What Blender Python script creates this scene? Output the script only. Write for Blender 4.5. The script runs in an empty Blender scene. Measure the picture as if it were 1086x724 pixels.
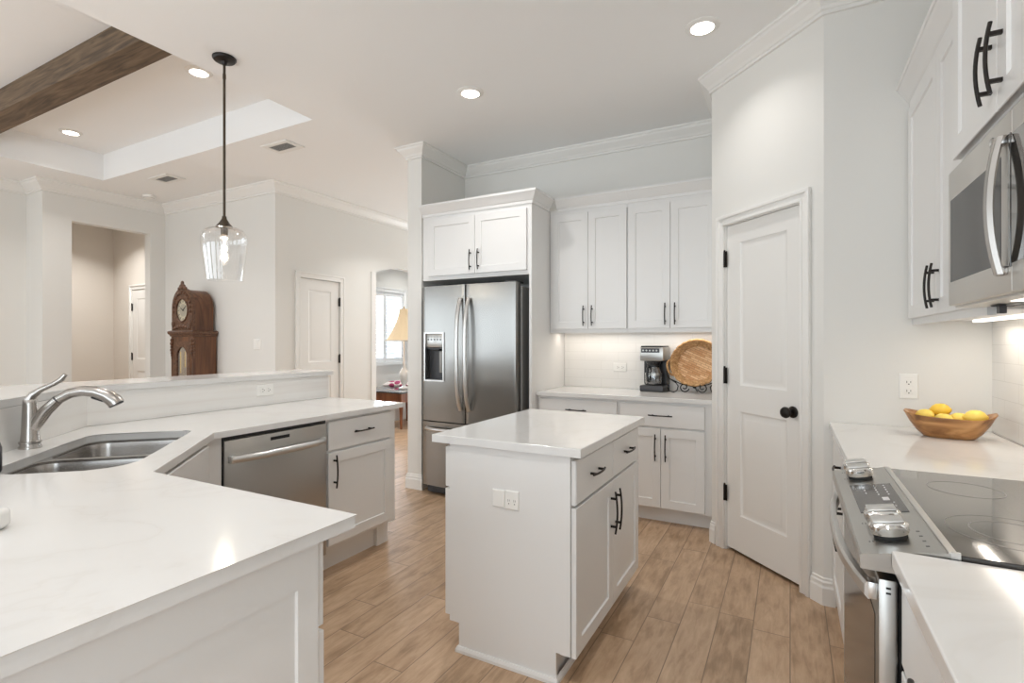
import bpy, bmesh, math, random
from mathutils import Vector, Matrix
random.seed(7)
SC = bpy.context.scene
COL = SC.collection
PI = math.pi
R = math.radians

# ------------------------------------------------------------------ camera, world, big lights, exposure
cam_d = bpy.data.cameras.new('camera')
cam = bpy.data.objects.new('camera', cam_d)
COL.objects.link(cam)
cam_d.sensor_width = 36.0
cam_d.lens = 549.0 / 1086.0 * 36.0
cam_d.clip_start = 0.02
cam.location = (0, 0, 1.315)
cam.rotation_euler = (PI / 2, 0, math.atan(295.0 / 549.0))
SC.camera = cam

vs = SC.view_settings
vs.view_transform = 'Standard'
vs.look = 'None'
vs.gamma = 1.0
vs.use_curve_mapping = False
vs.exposure = -0.70
try:
    SC.cycles.max_bounces = 12
    SC.cycles.diffuse_bounces = 7
    SC.cycles.glossy_bounces = 5
    SC.cycles.transparent_max_bounces = 12
    SC.cycles.sample_clamp_indirect = 6.0
    SC.cycles.caustics_reflective = False
    SC.cycles.caustics_refractive = False
except Exception:
    pass

w = bpy.data.worlds.new('daylight')
SC.world = w
w.use_nodes = True
bg = w.node_tree.nodes['Background']
bg.inputs['Color'].default_value = (0.80, 0.90, 1.0, 1)
bg.inputs['Strength'].default_value = 2.2


def area(name, loc, rot, sx, sy, power, color=(1, 1, 1), spread=180, shape='RECTANGLE'):
    l = bpy.data.lights.new(name, 'AREA')
    l.shape = shape
    l.size = sx
    l.size_y = sy
    l.energy = power
    l.color = color
    l.spread = R(spread)
    o = bpy.data.objects.new(name, l)
    COL.objects.link(o)
    o.location = loc
    o.rotation_euler = rot
    return o


DAY = (0.84, 0.935, 1.0)
# daylight just outside the windows of the rear wall (behind the camera); lamps tilted up to brighten the ceiling
WIN_REAR = [(-6.9, -4.7), (-3.9, -1.9), (-1.3, 0.5)]
for (a, b) in WIN_REAR:
    area('window_daylight', ((a + b) / 2, -3.45, 1.35), (R(-90 - 6), 0, PI), b - a, 2.3, 36 * (b - a), DAY)
# unseen lamp added outside an invented right wall opening, to brighten the island side
area('window_daylight', (0.98, -2.25, 1.25), (0, R(90 + 4), 0), 2.3, 1.7, 70, DAY)
# daylight outside the living room windows (left wall, nearer than the frame shows)
area('window_daylight', (-7.60, -1.2, 1.5), (0, R(-90 - 20), 0), 1.7, 2.4, 80, DAY)
# daylight outside the window of the sitting room behind the arch
area('window_daylight', (-6.72, 7.0, 1.62), (0, R(-90), 0), 1.3, 1.5, 120, (0.82, 0.91, 1.0))
# lamp added to brighten the side hall, as if from an unseen glazed entry
area('window_daylight', (-3.98, 8.95, 1.5), (R(90 + 10), 0, PI), 1.6, 2.4, 160, (0.88, 0.94, 1.0))


# ------------------------------------------------------------------ materials
def nodes_of(name):
    m = bpy.data.materials.new(name)
    m.use_nodes = True
    nt = m.node_tree
    return m, nt, nt.nodes, nt.links, nt.nodes['Principled BSDF']


def simple(name, col, rough=0.5, metal=0.0, spec=0.5, bump=0.0, bscale=200.0, emit=None, estr=0.0, coat=0.0):
    m, nt, N, L, P = nodes_of(name)
    P.inputs['Base Color'].default_value = (*col, 1)
    P.inputs['Roughness'].default_value = rough
    P.inputs['Metallic'].default_value = metal
    P.inputs['Specular IOR Level'].default_value = spec
    if coat:
        P.inputs['Coat Weight'].default_value = coat
    if emit:
        P.inputs['Emission Color'].default_value = (*emit, 1)
        P.inputs['Emission Strength'].default_value = estr
    if bump:
        tc = N.new('ShaderNodeTexCoord')
        nz = N.new('ShaderNodeTexNoise')
        nz.inputs['Scale'].default_value = bscale
        nz.inputs['Detail'].default_value = 3
        b = N.new('ShaderNodeBump')
        b.inputs['Strength'].default_value = bump
        b.inputs['Distance'].default_value = 0.002
        L.new(tc.outputs['Object'], nz.inputs['Vector'])
        L.new(nz.outputs['Fac'], b.inputs['Height'])
        L.new(b.outputs['Normal'], P.inputs['Normal'])
    return m


def math_node(N, L, op, a, b=None, c=None):
    n = N.new('ShaderNodeMath')
    n.operation = op
    for i, v in enumerate((a, b, c)):
        if v is None:
            continue
        if isinstance(v, (int, float)):
            n.inputs[i].default_value = v
        else:
            L.new(v, n.inputs[i])
    return n.outputs[0]


def ramp(N, L, fac, stops):
    r = N.new('ShaderNodeValToRGB')
    e = r.color_ramp.elements
    while len(e) < len(stops):
        e.new(0.5)
    for el, (p, c) in zip(e, stops):
        el.position = p
        el.color = (*c, 1)
    L.new(fac, r.inputs['Fac'])
    return r.outputs['Color']


M = {}
M['wall'] = simple('wall_paint', (0.75, 0.74, 0.71), 0.62, bump=0.12, bscale=90)
M['hall_wall'] = simple('hall_wall_paint', (0.70, 0.655, 0.60), 0.62, bump=0.12, bscale=90)
M['ceiling'] = simple('ceiling_paint', (0.87, 0.875, 0.875), 0.7, bump=0.12, bscale=80)
M['trim'] = simple('trim_paint', (0.80, 0.79, 0.765), 0.32)
M['cab'] = simple('cabinet_paint', (0.765, 0.76, 0.75), 0.30)
M['cab_in'] = simple('cabinet_gap', (0.42, 0.40, 0.38), 0.6)
M['door'] = simple('door_paint', (0.79, 0.78, 0.755), 0.32)
M['bronze'] = simple('oil_rubbed_bronze', (0.018, 0.014, 0.012), 0.38, 0.55)
M['antique'] = simple('antique_bronze', (0.085, 0.066, 0.048), 0.42, 0.7)
M['black'] = simple('black_plastic', (0.012, 0.012, 0.013), 0.32)
M['dark'] = simple('dark_recess', (0.01, 0.01, 0.01), 0.7)
M['rubber'] = simple('charcoal_plastic', (0.045, 0.045, 0.05), 0.42)
M['chrome'] = simple('chrome', (0.70, 0.69, 0.67), 0.12, 1.0)
M['plate'] = simple('white_plastic', (0.84, 0.83, 0.80), 0.3)
M['slot'] = simple('socket_slot', (0.06, 0.055, 0.05), 0.6)
M['lamp_on'] = simple('lamp_diffuser', (1, 1, 1), 0.5, emit=(1.0, 0.93, 0.83), estr=14)
M['strip_on'] = simple('strip_diffuser', (1, 1, 1), 0.5, emit=(1.0, 0.90, 0.78), estr=2.6)
M['filament'] = simple('bulb_filament', (1, 1, 1), 0.5, emit=(1.0, 0.90, 0.74), estr=22)
M['black_glass'] = simple('black_ceramic_glass', (0.022, 0.021, 0.021), 0.06, spec=0.9, coat=0.5)
M['oven_glass'] = simple('oven_glass', (0.035, 0.034, 0.034), 0.10, spec=0.14)
M['ring_mark'] = simple('burner_marking', (0.16, 0.155, 0.15), 0.3)
M['mark'] = simple('panel_marking', (0.12, 0.12, 0.12), 0.4)
M['light_mark'] = simple('display_marking', (0.55, 0.56, 0.58), 0.4)
M['display'] = simple('display_glass', (0.055, 0.052, 0.052), 0.12)
M['mesh_grey'] = simple('vent_grille', (0.50, 0.49, 0.47), 0.5)
M['vent_dark'] = simple('vent_shadow', (0.17, 0.16, 0.15), 0.7)
M['gold'] = simple('brass', (0.55, 0.38, 0.15), 0.3, 1.0)
M['pewter'] = simple('pewter', (0.45, 0.44, 0.42), 0.3, 1.0)
M['lemon'] = simple('lemon_skin', (0.88, 0.66, 0.13), 0.38, bump=0.25, bscale=160)
M['lemon_deep'] = simple('ripe_lemon_skin', (0.86, 0.56, 0.06), 0.38, bump=0.25, bscale=160)
M['lemon_tip'] = simple('lemon_tip', (0.50, 0.36, 0.06), 0.6)
M['fabric'] = simple('grey_cushion_fabric', (0.36, 0.36, 0.36), 0.9, bump=0.3, bscale=300)
M['linen'] = simple('ivory_fabric', (0.72, 0.66, 0.56), 0.9)
M['ceramic'] = simple('white_ceramic', (0.80, 0.79, 0.77), 0.2)
M['iron'] = simple('wrought_iron', (0.015, 0.013, 0.012), 0.45, 0.6)
M['outdoor'] = simple('window_sash', (0.78, 0.79, 0.79), 0.4)


def steel(name, col, rough, axis='X'):
    m, nt, N, L, P = nodes_of(name)
    P.inputs['Base Color'].default_value = (*col, 1)
    P.inputs['Metallic'].default_value = 1.0
    tc = N.new('ShaderNodeTexCoord')
    mp = N.new('ShaderNodeMapping')
    mp.inputs['Scale'].default_value = {'X': (1.2, 420, 420), 'Y': (420, 1.2, 420), 'Z': (420, 420, 1.2)}[axis]
    nz = N.new('ShaderNodeTexNoise')
    nz.inputs['Scale'].default_value = 1.0
    nz.inputs['Detail'].default_value = 2
    L.new(tc.outputs['Object'], mp.inputs['Vector'])
    L.new(mp.outputs['Vector'], nz.inputs['Vector'])
    r = math_node(N, L, 'MULTIPLY_ADD', nz.outputs['Fac'], 0.08, rough - 0.04)
    L.new(r, P.inputs['Roughness'])
    return m


M['steel'] = steel('brushed_stainless', (0.47, 0.46, 0.44), 0.30, 'X')
M['steel_fridge'] = simple('fridge_stainless', (0.30, 0.29, 0.275), 0.26, 1.0)
_p = M['steel_fridge'].node_tree.nodes['Principled BSDF']
_p.inputs['Anisotropic'].default_value = 0.75
_tg = M['steel_fridge'].node_tree.nodes.new('ShaderNodeTangent')
_tg.direction_type = 'RADIAL'
_tg.axis = 'Z'
M['steel_fridge'].node_tree.links.new(_tg.outputs['Tangent'], _p.inputs['Tangent'])
M['steel_dark'] = simple('fridge_case_grey', (0.30, 0.295, 0.285), 0.42, 0.3)
M['steel_handle'] = simple('satin_handle_steel', (0.66, 0.655, 0.645), 0.33, 1.0)
M['nickel'] = simple('brushed_nickel', (0.47, 0.445, 0.42), 0.24, 1.0)
M['sink_steel'] = steel('sink_stainless', (0.46, 0.44, 0.42), 0.26, 'X')
M['micro_steel'] = simple('microwave_stainless', (0.60, 0.58, 0.55), 0.36, 0.85)


def quartz():
    m, nt, N, L, P = nodes_of('white_quartz')
    tc = N.new('ShaderNodeTexCoord')
    nz = N.new('ShaderNodeTexNoise')
    nz.inputs['Scale'].default_value = 1.6
    nz.inputs['Detail'].default_value = 5
    nz.inputs['Distortion'].default_value = 1.1
    L.new(tc.outputs['Object'], nz.inputs['Vector'])
    d = math_node(N, L, 'ABSOLUTE', math_node(N, L, 'SUBTRACT', nz.outputs['Fac'], 0.5))
    c = ramp(N, L, d, [(0.0, (0.70, 0.688, 0.67)), (0.010, (0.722, 0.713, 0.70)), (0.05, (0.735, 0.728, 0.716))])
    L.new(c, P.inputs['Base Color'])
    P.inputs['Roughness'].default_value = 0.13
    P.inputs['Specular IOR Level'].default_value = 0.5
    return m


M['quartz'] = quartz()


def splash_quartz():
    m, nt, N, L, P = nodes_of('veined_splash')
    tc = N.new('ShaderNodeTexCoord')
    mp = N.new('ShaderNodeMapping')
    mp.inputs['Scale'].default_value = (0.6, 0.6, 26)
    nz = N.new('ShaderNodeTexNoise')
    nz.inputs['Scale'].default_value = 1.0
    nz.inputs['Detail'].default_value = 3
    L.new(tc.outputs['Object'], mp.inputs['Vector'])
    L.new(mp.outputs['Vector'], nz.inputs['Vector'])
    c = ramp(N, L, nz.outputs['Fac'], [(0.32, (0.76, 0.73, 0.70)), (0.5, (0.81, 0.795, 0.77)), (0.7, (0.83, 0.82, 0.80))])
    L.new(c, P.inputs['Base Color'])
    P.inputs['Roughness'].default_value = 0.2
    return m


M['splash'] = splash_quartz()


def tile_white():
    m, nt, N, L, P = nodes_of('white_subway_tile')
    tc = N.new('ShaderNodeTexCoord')
    sx = N.new('ShaderNodeSeparateXYZ')
    cb = N.new('ShaderNodeCombineXYZ')
    L.new(tc.outputs['Object'], sx.inputs['Vector'])
    L.new(math_node(N, L, 'ADD', sx.outputs['X'], sx.outputs['Y']), cb.inputs['X'])
    L.new(sx.outputs['Z'], cb.inputs['Y'])
    br = N.new('ShaderNodeTexBrick')
    br.inputs['Scale'].default_value = 1.0
    br.inputs['Brick Width'].default_value = 0.305
    br.inputs['Row Height'].default_value = 0.0765
    br.inputs['Mortar Size'].default_value = 0.0016
    br.inputs['Mortar Smooth'].default_value = 0.3
    br.inputs['Color1'].default_value = (0.80, 0.785, 0.76, 1)
    br.inputs['Color2'].default_value = (0.785, 0.77, 0.745, 1)
    br.inputs['Mortar'].default_value = (0.70, 0.685, 0.66, 1)
    L.new(cb.outputs['Vector'], br.inputs['Vector'])
    L.new(br.outputs['Color'], P.inputs['Base Color'])
    nz = N.new('ShaderNodeTexNoise')
    nz.inputs['Scale'].default_value = 14
    L.new(tc.outputs['Object'], nz.inputs['Vector'])
    h = math_node(N, L, 'ADD', math_node(N, L, 'MULTIPLY', br.outputs['Fac'], -1.0), math_node(N, L, 'MULTIPLY', nz.outputs['Fac'], 0.6))
    b = N.new('ShaderNodeBump')
    b.inputs['Strength'].default_value = 0.25
    b.inputs['Distance'].default_value = 0.002
    L.new(h, b.inputs['Height'])
    L.new(b.outputs['Normal'], P.inputs['Normal'])
    P.inputs['Roughness'].default_value = 0.2
    return m


M['tile'] = tile_white()


def floor_mat():
    m, nt, N, L, P = nodes_of('wood_look_plank_tile')
    W_, LEN = 0.151, 0.92
    tc = N.new('ShaderNodeTexCoord')
    sx = N.new('ShaderNodeSeparateXYZ')
    L.new(tc.outputs['Object'], sx.inputs['Vector'])
    u = math_node(N, L, 'DIVIDE', sx.outputs['X'], W_)
    row = math_node(N, L, 'FLOOR', u)
    fu = math_node(N, L, 'SUBTRACT', u, row)
    wn = N.new('ShaderNodeTexWhiteNoise')
    wn.noise_dimensions = '1D'
    L.new(row, wn.inputs['W'])
    v = math_node(N, L, 'ADD', math_node(N, L, 'DIVIDE', sx.outputs['Y'], LEN), wn.outputs['Value'])
    idv = math_node(N, L, 'FLOOR', v)
    fv = math_node(N, L, 'SUBTRACT', v, idv)
    cb = N.new('ShaderNodeCombineXYZ')
    L.new(row, cb.inputs['X'])
    L.new(idv, cb.inputs['Y'])
    wn2 = N.new('ShaderNodeTexWhiteNoise')
    wn2.noise_dimensions = '2D'
    L.new(cb.outputs['Vector'], wn2.inputs['Vector'])
    rnd = wn2.outputs['Value']
    # grain, shifted per plank
    gx = math_node(N, L, 'MULTIPLY_ADD', sx.outputs['X'], 38.0, math_node(N, L, 'MULTIPLY', rnd, 37.0))
    gy = math_node(N, L, 'MULTIPLY_ADD', sx.outputs['Y'], 6.0, math_node(N, L, 'MULTIPLY', rnd, 91.0))
    gc = N.new('ShaderNodeCombineXYZ')
    L.new(gx, gc.inputs['X'])
    L.new(gy, gc.inputs['Y'])
    nz = N.new('ShaderNodeTexNoise')
    nz.inputs['Scale'].default_value = 1.0
    nz.inputs['Detail'].default_value = 6
    nz.inputs['Roughness'].default_value = 0.62
    nz.inputs['Distortion'].default_value = 0.7
    L.new(gc.outputs['Vector'], nz.inputs['Vector'])
    gc2 = N.new('ShaderNodeCombineXYZ')
    L.new(math_node(N, L, 'MULTIPLY_ADD', sx.outputs['X'], 11.0, math_node(N, L, 'MULTIPLY', rnd, 17.0)), gc2.inputs['X'])
    L.new(math_node(N, L, 'MULTIPLY_ADD', sx.outputs['Y'], 4.5, math_node(N, L, 'MULTIPLY', rnd, 53.0)), gc2.inputs['Y'])
    nz2 = N.new('ShaderNodeTexNoise')
    nz2.inputs['Scale'].default_value = 1.2
    nz2.inputs['Detail'].default_value = 4
    L.new(gc2.outputs['Vector'], nz2.inputs['Vector'])
    f = math_node(N, L, 'MULTIPLY_ADD', nz.outputs['Fac'], 0.55, math_node(N, L, 'MULTIPLY', nz2.outputs['Fac'], 0.45))
    f = math_node(N, L, 'ADD', f, math_node(N, L, 'MULTIPLY_ADD', rnd, 0.12, -0.06))
    c = ramp(N, L, f, [(0.34, FLOOR_DK), (0.50, FLOOR_MD), (0.66, FLOOR_LT)])
    e1 = math_node(N, L, 'MULTIPLY', math_node(N, L, 'MINIMUM', fu, math_node(N, L, 'SUBTRACT', 1.0, fu)), W_)
    e2 = math_node(N, L, 'MULTIPLY', math_node(N, L, 'MINIMUM', fv, math_node(N, L, 'SUBTRACT', 1.0, fv)), LEN)
    e = math_node(N, L, 'MINIMUM', e1, e2)
    g = N.new('ShaderNodeMapRange')
    g.inputs['From Min'].default_value = 0.0008
    g.inputs['From Max'].default_value = 0.0028
    L.new(e, g.inputs['Value'])
    mx = N.new('ShaderNodeMix')
    mx.data_type = 'RGBA'
    L.new(g.outputs['Result'], mx.inputs['Factor'])
    mx.inputs['A'].default_value = (0.20, 0.135, 0.088, 1)
    L.new(c, mx.inputs['B'])
    L.new(mx.outputs['Result'], P.inputs['Base Color'])
    hb = math_node(N, L, 'ADD', g.outputs['Result'], math_node(N, L, 'MULTIPLY', nz.outputs['Fac'], 0.25))
    b = N.new('ShaderNodeBump')
    b.inputs['Strength'].default_value = 0.35
    b.inputs['Distance'].default_value = 0.0015
    L.new(hb, b.inputs['Height'])
    L.new(b.outputs['Normal'], P.inputs['Normal'])
    P.inputs['Roughness'].default_value = 0.36
    P.inputs['Specular IOR Level'].default_value = 0.5
    return m


FLOOR_DK, FLOOR_MD, FLOOR_LT = (0.315, 0.205, 0.122), (0.475, 0.320, 0.203), (0.585, 0.415, 0.28)
M['floor'] = floor_mat()


def wood(name, dk, md, lt, scale=(1, 14, 14), rough=0.4, detail=6):
    m, nt, N, L, P = nodes_of(name)
    tc = N.new('ShaderNodeTexCoord')
    mp = N.new('ShaderNodeMapping')
    mp.inputs['Scale'].default_value = scale
    nz = N.new('ShaderNodeTexNoise')
    nz.inputs['Scale'].default_value = 1.0
    nz.inputs['Detail'].default_value = detail
    nz.inputs['Distortion'].default_value = 1.0
    L.new(tc.outputs['Object'], mp.inputs['Vector'])
    L.new(mp.outputs['Vector'], nz.inputs['Vector'])
    L.new(ramp(N, L, nz.outputs['Fac'], [(0.3, dk), (0.5, md), (0.7, lt)]), P.inputs['Base Color'])
    b = N.new('ShaderNodeBump')
    b.inputs['Strength'].default_value = 0.2
    b.inputs['Distance'].default_value = 0.002
    L.new(nz.outputs['Fac'], b.inputs['Height'])
    L.new(b.outputs['Normal'], P.inputs['Normal'])
    P.inputs['Roughness'].default_value = rough
    return m


M['beam'] = wood('weathered_beam_wood', (0.06, 0.04, 0.024), (0.125, 0.082, 0.048), (0.20, 0.135, 0.082), (2.5, 30, 30), 0.75)
M['oak'] = wood('reddish_oak', (0.055, 0.022, 0.010), (0.12, 0.048, 0.021), (0.19, 0.080, 0.034), (16, 16, 1.6), 0.36)
M['oak_carved'] = wood('carved_dark_oak', (0.05, 0.022, 0.012), (0.11, 0.05, 0.026), (0.19, 0.095, 0.05), (40, 40, 40), 0.42)
M['bowl'] = wood('olive_wood', (0.16, 0.065, 0.02), (0.37, 0.175, 0.06), (0.55, 0.30, 0.12), (7, 22, 22), 0.33)
M['table'] = wood('cherry_table_wood', (0.12, 0.035, 0.014), (0.22, 0.075, 0.03), (0.30, 0.12, 0.05), (10, 10, 2), 0.35)
M['wicker_rim'] = wood('wicker_rim', (0.24, 0.12, 0.04), (0.45, 0.25, 0.10), (0.62, 0.40, 0.20), (60, 60, 60), 0.6)


def wicker():
    m, nt, N, L, P = nodes_of('woven_wicker')
    tc = N.new('ShaderNodeTexCoord')
    mp = N.new('ShaderNodeMapping')
    mp.inputs['Rotation'].default_value = (0, 0, R(38))
    L.new(tc.outputs['Object'], mp.inputs['Vector'])
    br = N.new('ShaderNodeTexBrick')
    br.inputs['Scale'].default_value = 1.0
    br.inputs['Brick Width'].default_value = 0.062
    br.inputs['Row Height'].default_value = 0.0165
    br.inputs['Mortar Size'].default_value = 0.0014
    br.inputs['Mortar Smooth'].default_value = 0.6
    br.inputs['Color1'].default_value = (0.74, 0.50, 0.29, 1)
    br.inputs['Color2'].default_value = (0.50, 0.25, 0.10, 1)
    br.inputs['Mortar'].default_value = (0.20, 0.09, 0.035, 1)
    L.new(mp.outputs['Vector'], br.inputs['Vector'])
    L.new(br.outputs['Color'], P.inputs['Base Color'])
    b = N.new('ShaderNodeBump')
    b.inputs['Strength'].default_value = 0.8
    b.inputs['Distance'].default_value = 0.003
    b.invert = True
    L.new(br.outputs['Fac'], b.inputs['Height'])
    L.new(b.outputs['Normal'], P.inputs['Normal'])
    P.inputs['Roughness'].default_value = 0.6
    return m


M['wicker'] = wicker()


def dial():
    m, nt, N, L, P = nodes_of('clock_dial')
    tc = N.new('ShaderNodeTexCoord')
    sx = N.new('ShaderNodeSeparateXYZ')
    L.new(tc.outputs['Object'], sx.inputs['Vector'])
    r = math_node(N, L, 'SQRT', math_node(N, L, 'ADD', math_node(N, L, 'POWER', sx.outputs['X'], 2.0), math_node(N, L, 'POWER', sx.outputs['Z'], 2.0)))
    c = ramp(N, L, math_node(N, L, 'MULTIPLY', r, 6.6), [(0.0, (0.40, 0.37, 0.30)), (0.44, (0.47, 0.44, 0.36)), (0.54, (0.72, 0.66, 0.52)), (0.92, (0.66, 0.58, 0.42))])
    L.new(c, P.inputs['Base Color'])
    P.inputs['Metallic'].default_value = 0.4
    P.inputs['Roughness'].default_value = 0.4
    return m


M['dial'] = dial()


def thin_glass(name, tint=(1, 1, 1), gloss=0.10, rough=0.02, edge=0.8):
    m = bpy.data.materials.new(name)
    m.use_nodes = True
    nt = m.node_tree
    N, L = nt.nodes, nt.links
    N.remove(N['Principled BSDF'])
    out = N['Material Output']
    t = N.new('ShaderNodeBsdfTransparent')
    t.inputs['Color'].default_value = (*tint, 1)
    g = N.new('ShaderNodeBsdfGlossy')
    g.inputs['Roughness'].default_value = rough
    g.inputs['Color'].default_value = (1, 1, 1, 1)
    lw = N.new('ShaderNodeLayerWeight')
    lw.inputs['Blend'].default_value = 0.35
    f = math_node(N, L, 'MULTIPLY_ADD', lw.outputs['Facing'], edge, gloss)
    f = math_node(N, L, 'MINIMUM', f, 0.92)
    mx = N.new('ShaderNodeMixShader')
    L.new(f, mx.inputs['Fac'])
    L.new(t.outputs[0], mx.inputs[1])
    L.new(g.outputs[0], mx.inputs[2])
    L.new(mx.outputs[0], out.inputs['Surface'])
    return m


M['glass'] = thin_glass('clear_glass', (0.97, 0.97, 0.97), 0.03, 0.10, 0.38)
M['bulb_glass'] = thin_glass('bulb_glass', (1, 1, 1), 0.04, 0.02, 0.35)
M['carafe_glass'] = thin_glass('carafe_glass', (0.45, 0.45, 0.46), 0.16, 0.03, 0.6)
M['pane'] = thin_glass('window_pane', (0.97, 0.98, 1.0), 0.04, 0.01, 0.3)
M['clock_glass'] = thin_glass('clock_door_glass', (0.75, 0.75, 0.75), 0.30, 0.05, 0.5)


def shade_mat():
    m, nt, N, L, P = nodes_of('lamp_shade_fabric')
    P.inputs['Base Color'].default_value = (0.74, 0.60, 0.42, 1)
    P.inputs['Roughness'].default_value = 0.9
    P.inputs['Emission Color'].default_value = (1.0, 0.72, 0.40, 1)
    P.inputs['Emission Strength'].default_value = 0.35
    return m


M['shade'] = shade_mat()


def patterned():
    m, nt, N, L, P = nodes_of('maroon_patterned_fabric')
    tc = N.new('ShaderNodeTexCoord')
    vo = N.new('ShaderNodeTexVoronoi')
    vo.inputs['Scale'].default_value = 9
    L.new(tc.outputs['Object'], vo.inputs['Vector'])
    L.new(ramp(N, L, vo.outputs['Distance'], [(0.0, (0.30, 0.03, 0.10)), (0.42, (0.26, 0.03, 0.09)), (0.5, (0.62, 0.58, 0.56))]), P.inputs['Base Color'])
    P.inputs['Roughness'].default_value = 0.9
    return m


M['pattern'] = patterned()


# ------------------------------------------------------------------ mesh helpers
class MB:
    def __init__(self):
        self.bm = bmesh.new()

    def box(self, x0, x1, y0, y1, z0, z1, bev=0.0, seg=2, mat=None):
        mtx = Matrix.Translation(((x0 + x1) / 2, (y0 + y1) / 2, (z0 + z1) / 2)) @ Matrix.Diagonal((abs(x1 - x0), abs(y1 - y0), abs(z1 - z0), 1))
        if mat is not None:
            mtx = mat @ mtx
        r = bmesh.ops.create_cube(self.bm, size=1.0, matrix=mtx)
        if bev:
            es = list({e for v in r['verts'] for e in v.link_edges})
            bmesh.ops.bevel(self.bm, geom=es, offset=bev, segments=seg, affect='EDGES', profile=0.5)
        return self

    def prism(self, pts, z0, z1, bev=0.0, mat=None, holes=()):
        """polygon (x, y) extruded from z0 to z1, with optional holes"""
        bm = self.bm
        loops = [pts] + list(holes)
        vl = []
        for lp in loops:
            vl.append([bm.verts.new((p[0], p[1], z1)) for p in lp])
        if len(loops) == 1:
            fs = [bm.faces.new(vl[0])]
        else:
            es = []
            for l in vl:
                for i in range(len(l)):
                    es.append(bm.edges.new((l[i], l[(i + 1) % len(l)])))
            r = bmesh.ops.triangle_fill(bm, edges=es, use_beauty=True, use_dissolve=False)
            fs = [g for g in r['geom'] if isinstance(g, bmesh.types.BMFace)]
        low = {}
        for l in vl:
            for v in l:
                low[v] = bm.verts.new((v.co.x, v.co.y, z0))
        for f in fs:
            bm.faces.new([low[v] for v in reversed(f.verts)])
        for l in vl:
            n = len(l)
            for i in range(n):
                a, b = l[i], l[(i + 1) % n]
                bm.faces.new((a, b, low[b], low[a]))
        newv = [v for l in vl for v in l] + list(low.values())
        if bev:
            top = set(v for l in vl for v in l)
            es = [e for v in top for e in v.link_edges if e.verts[0] in top and e.verts[1] in top and any(len(f.verts) == 4 and any(q not in top for q in f.verts) for f in e.link_faces)]
            bmesh.ops.bevel(bm, geom=list(set(es)), offset=bev, segments=2, affect='EDGES', profile=0.5)
        if mat is not None:
            bm.verts.ensure_lookup_table()
            for v in newv:
                if v.is_valid:
                    v.co = mat @ v.co
        return self

    def lathe(self, prof, seg=24, mat=None, cap=True, closed=False):
        bm = self.bm
        rings = []
        for (r, z) in prof:
            ring = []
            for i in range(seg):
                a = 2 * PI * i / seg
                co = Vector((max(r, 1e-4) * math.cos(a), max(r, 1e-4) * math.sin(a), z))
                ring.append(bm.verts.new(mat @ co if mat is not None else co))
            rings.append(ring)
        n = len(rings)
        for k in range(n if closed else n - 1):
            A, B = rings[k], rings[(k + 1) % n]
            for i in range(seg):
                j = (i + 1) % seg
                bm.faces.new((A[i], A[j], B[j], B[i]))
        if cap and not closed:
            bm.faces.new(list(reversed(rings[0])))
            bm.faces.new(rings[-1])
        return self

    def tube(self, pts, r, seg=8, cap=True, closed=False, flat=1.0, up=None):
        bm = self.bm
        P = [Vector(p) for p in pts]
        n = len(P)
        rr = r if isinstance(r, (list, tuple)) else [r] * n
        T = []
        for i in range(n):
            if closed:
                t = P[(i + 1) % n] - P[(i - 1) % n]
            else:
                t = P[min(i + 1, n - 1)] - P[max(i - 1, 0)]
            T.append(t.normalized())
        ref = Vector(up) if up is not None else Vector((0, 0, 1))
        if abs(T[0].dot(ref)) > 0.95:
            ref = Vector((1, 0, 0))
        nrm = (ref - T[0] * ref.dot(T[0])).normalized()
        rings = []
        for i in range(n):
            nrm = (nrm - T[i] * nrm.dot(T[i])).normalized()
            bn = T[i].cross(nrm)
            ring = []
            for k in range(seg):
                a = 2 * PI * k / seg
                ring.append(bm.verts.new(P[i] + nrm * (math.cos(a) * rr[i] * flat) + bn * (math.sin(a) * rr[i])))
            rings.append(ring)
        for i in range(n if closed else n - 1):
            A, B = rings[i], rings[(i + 1) % n]
            for k in range(seg):
                j = (k + 1) % seg
                bm.faces.new((A[k], A[j], B[j], B[k]))
        if cap and not closed:
            bm.faces.new(list(reversed(rings[0])))
            bm.faces.new(rings[-1])
        return self

    def ball(self, c, r, sx=1, sy=1, sz=1, seg=16, mat=None):
        mt = Matrix.Translation(c) @ Matrix.Diagonal((sx, sy, sz, 1))
        if mat is not None:
            mt = mat @ mt
        bmesh.ops.create_uvsphere(self.bm, u_segments=seg, v_segments=max(6, seg // 2 + 2), radius=r, matrix=mt)
        return self

    def sweep(self, prof, path, z=0.0, closed_prof=True):
        """profile (d, dz), d to the right of the path, along a plan polyline with mitres"""
        bm = self.bm
        P = [Vector((p[0], p[1])) for p in path]
        n = len(P)
        nor = []
        for i in range(n - 1):
            d = (P[i + 1] - P[i]).normalized()
            nor.append(Vector((d.y, -d.x)))
        rows = []
        for i in range(n):
            if i == 0:
                m = nor[0]
            elif i == n - 1:
                m = nor[-1]
            else:
                a, b = nor[i - 1], nor[i]
                m = (a + b) / (1 + a.dot(b))
            rows.append([bm.verts.new((P[i].x + m.x * d, P[i].y + m.y * d, z + dz)) for (d, dz) in prof])
        k = len(prof)
        for i in range(n - 1):
            for j in range(k if closed_prof else k - 1):
                q = (j + 1) % k
                bm.faces.new((rows[i][j], rows[i][q], rows[i + 1][q], rows[i + 1][j]))
        if closed_prof:
            bm.faces.new(rows[0])
            bm.faces.new(list(reversed(rows[-1])))
        return self

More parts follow.
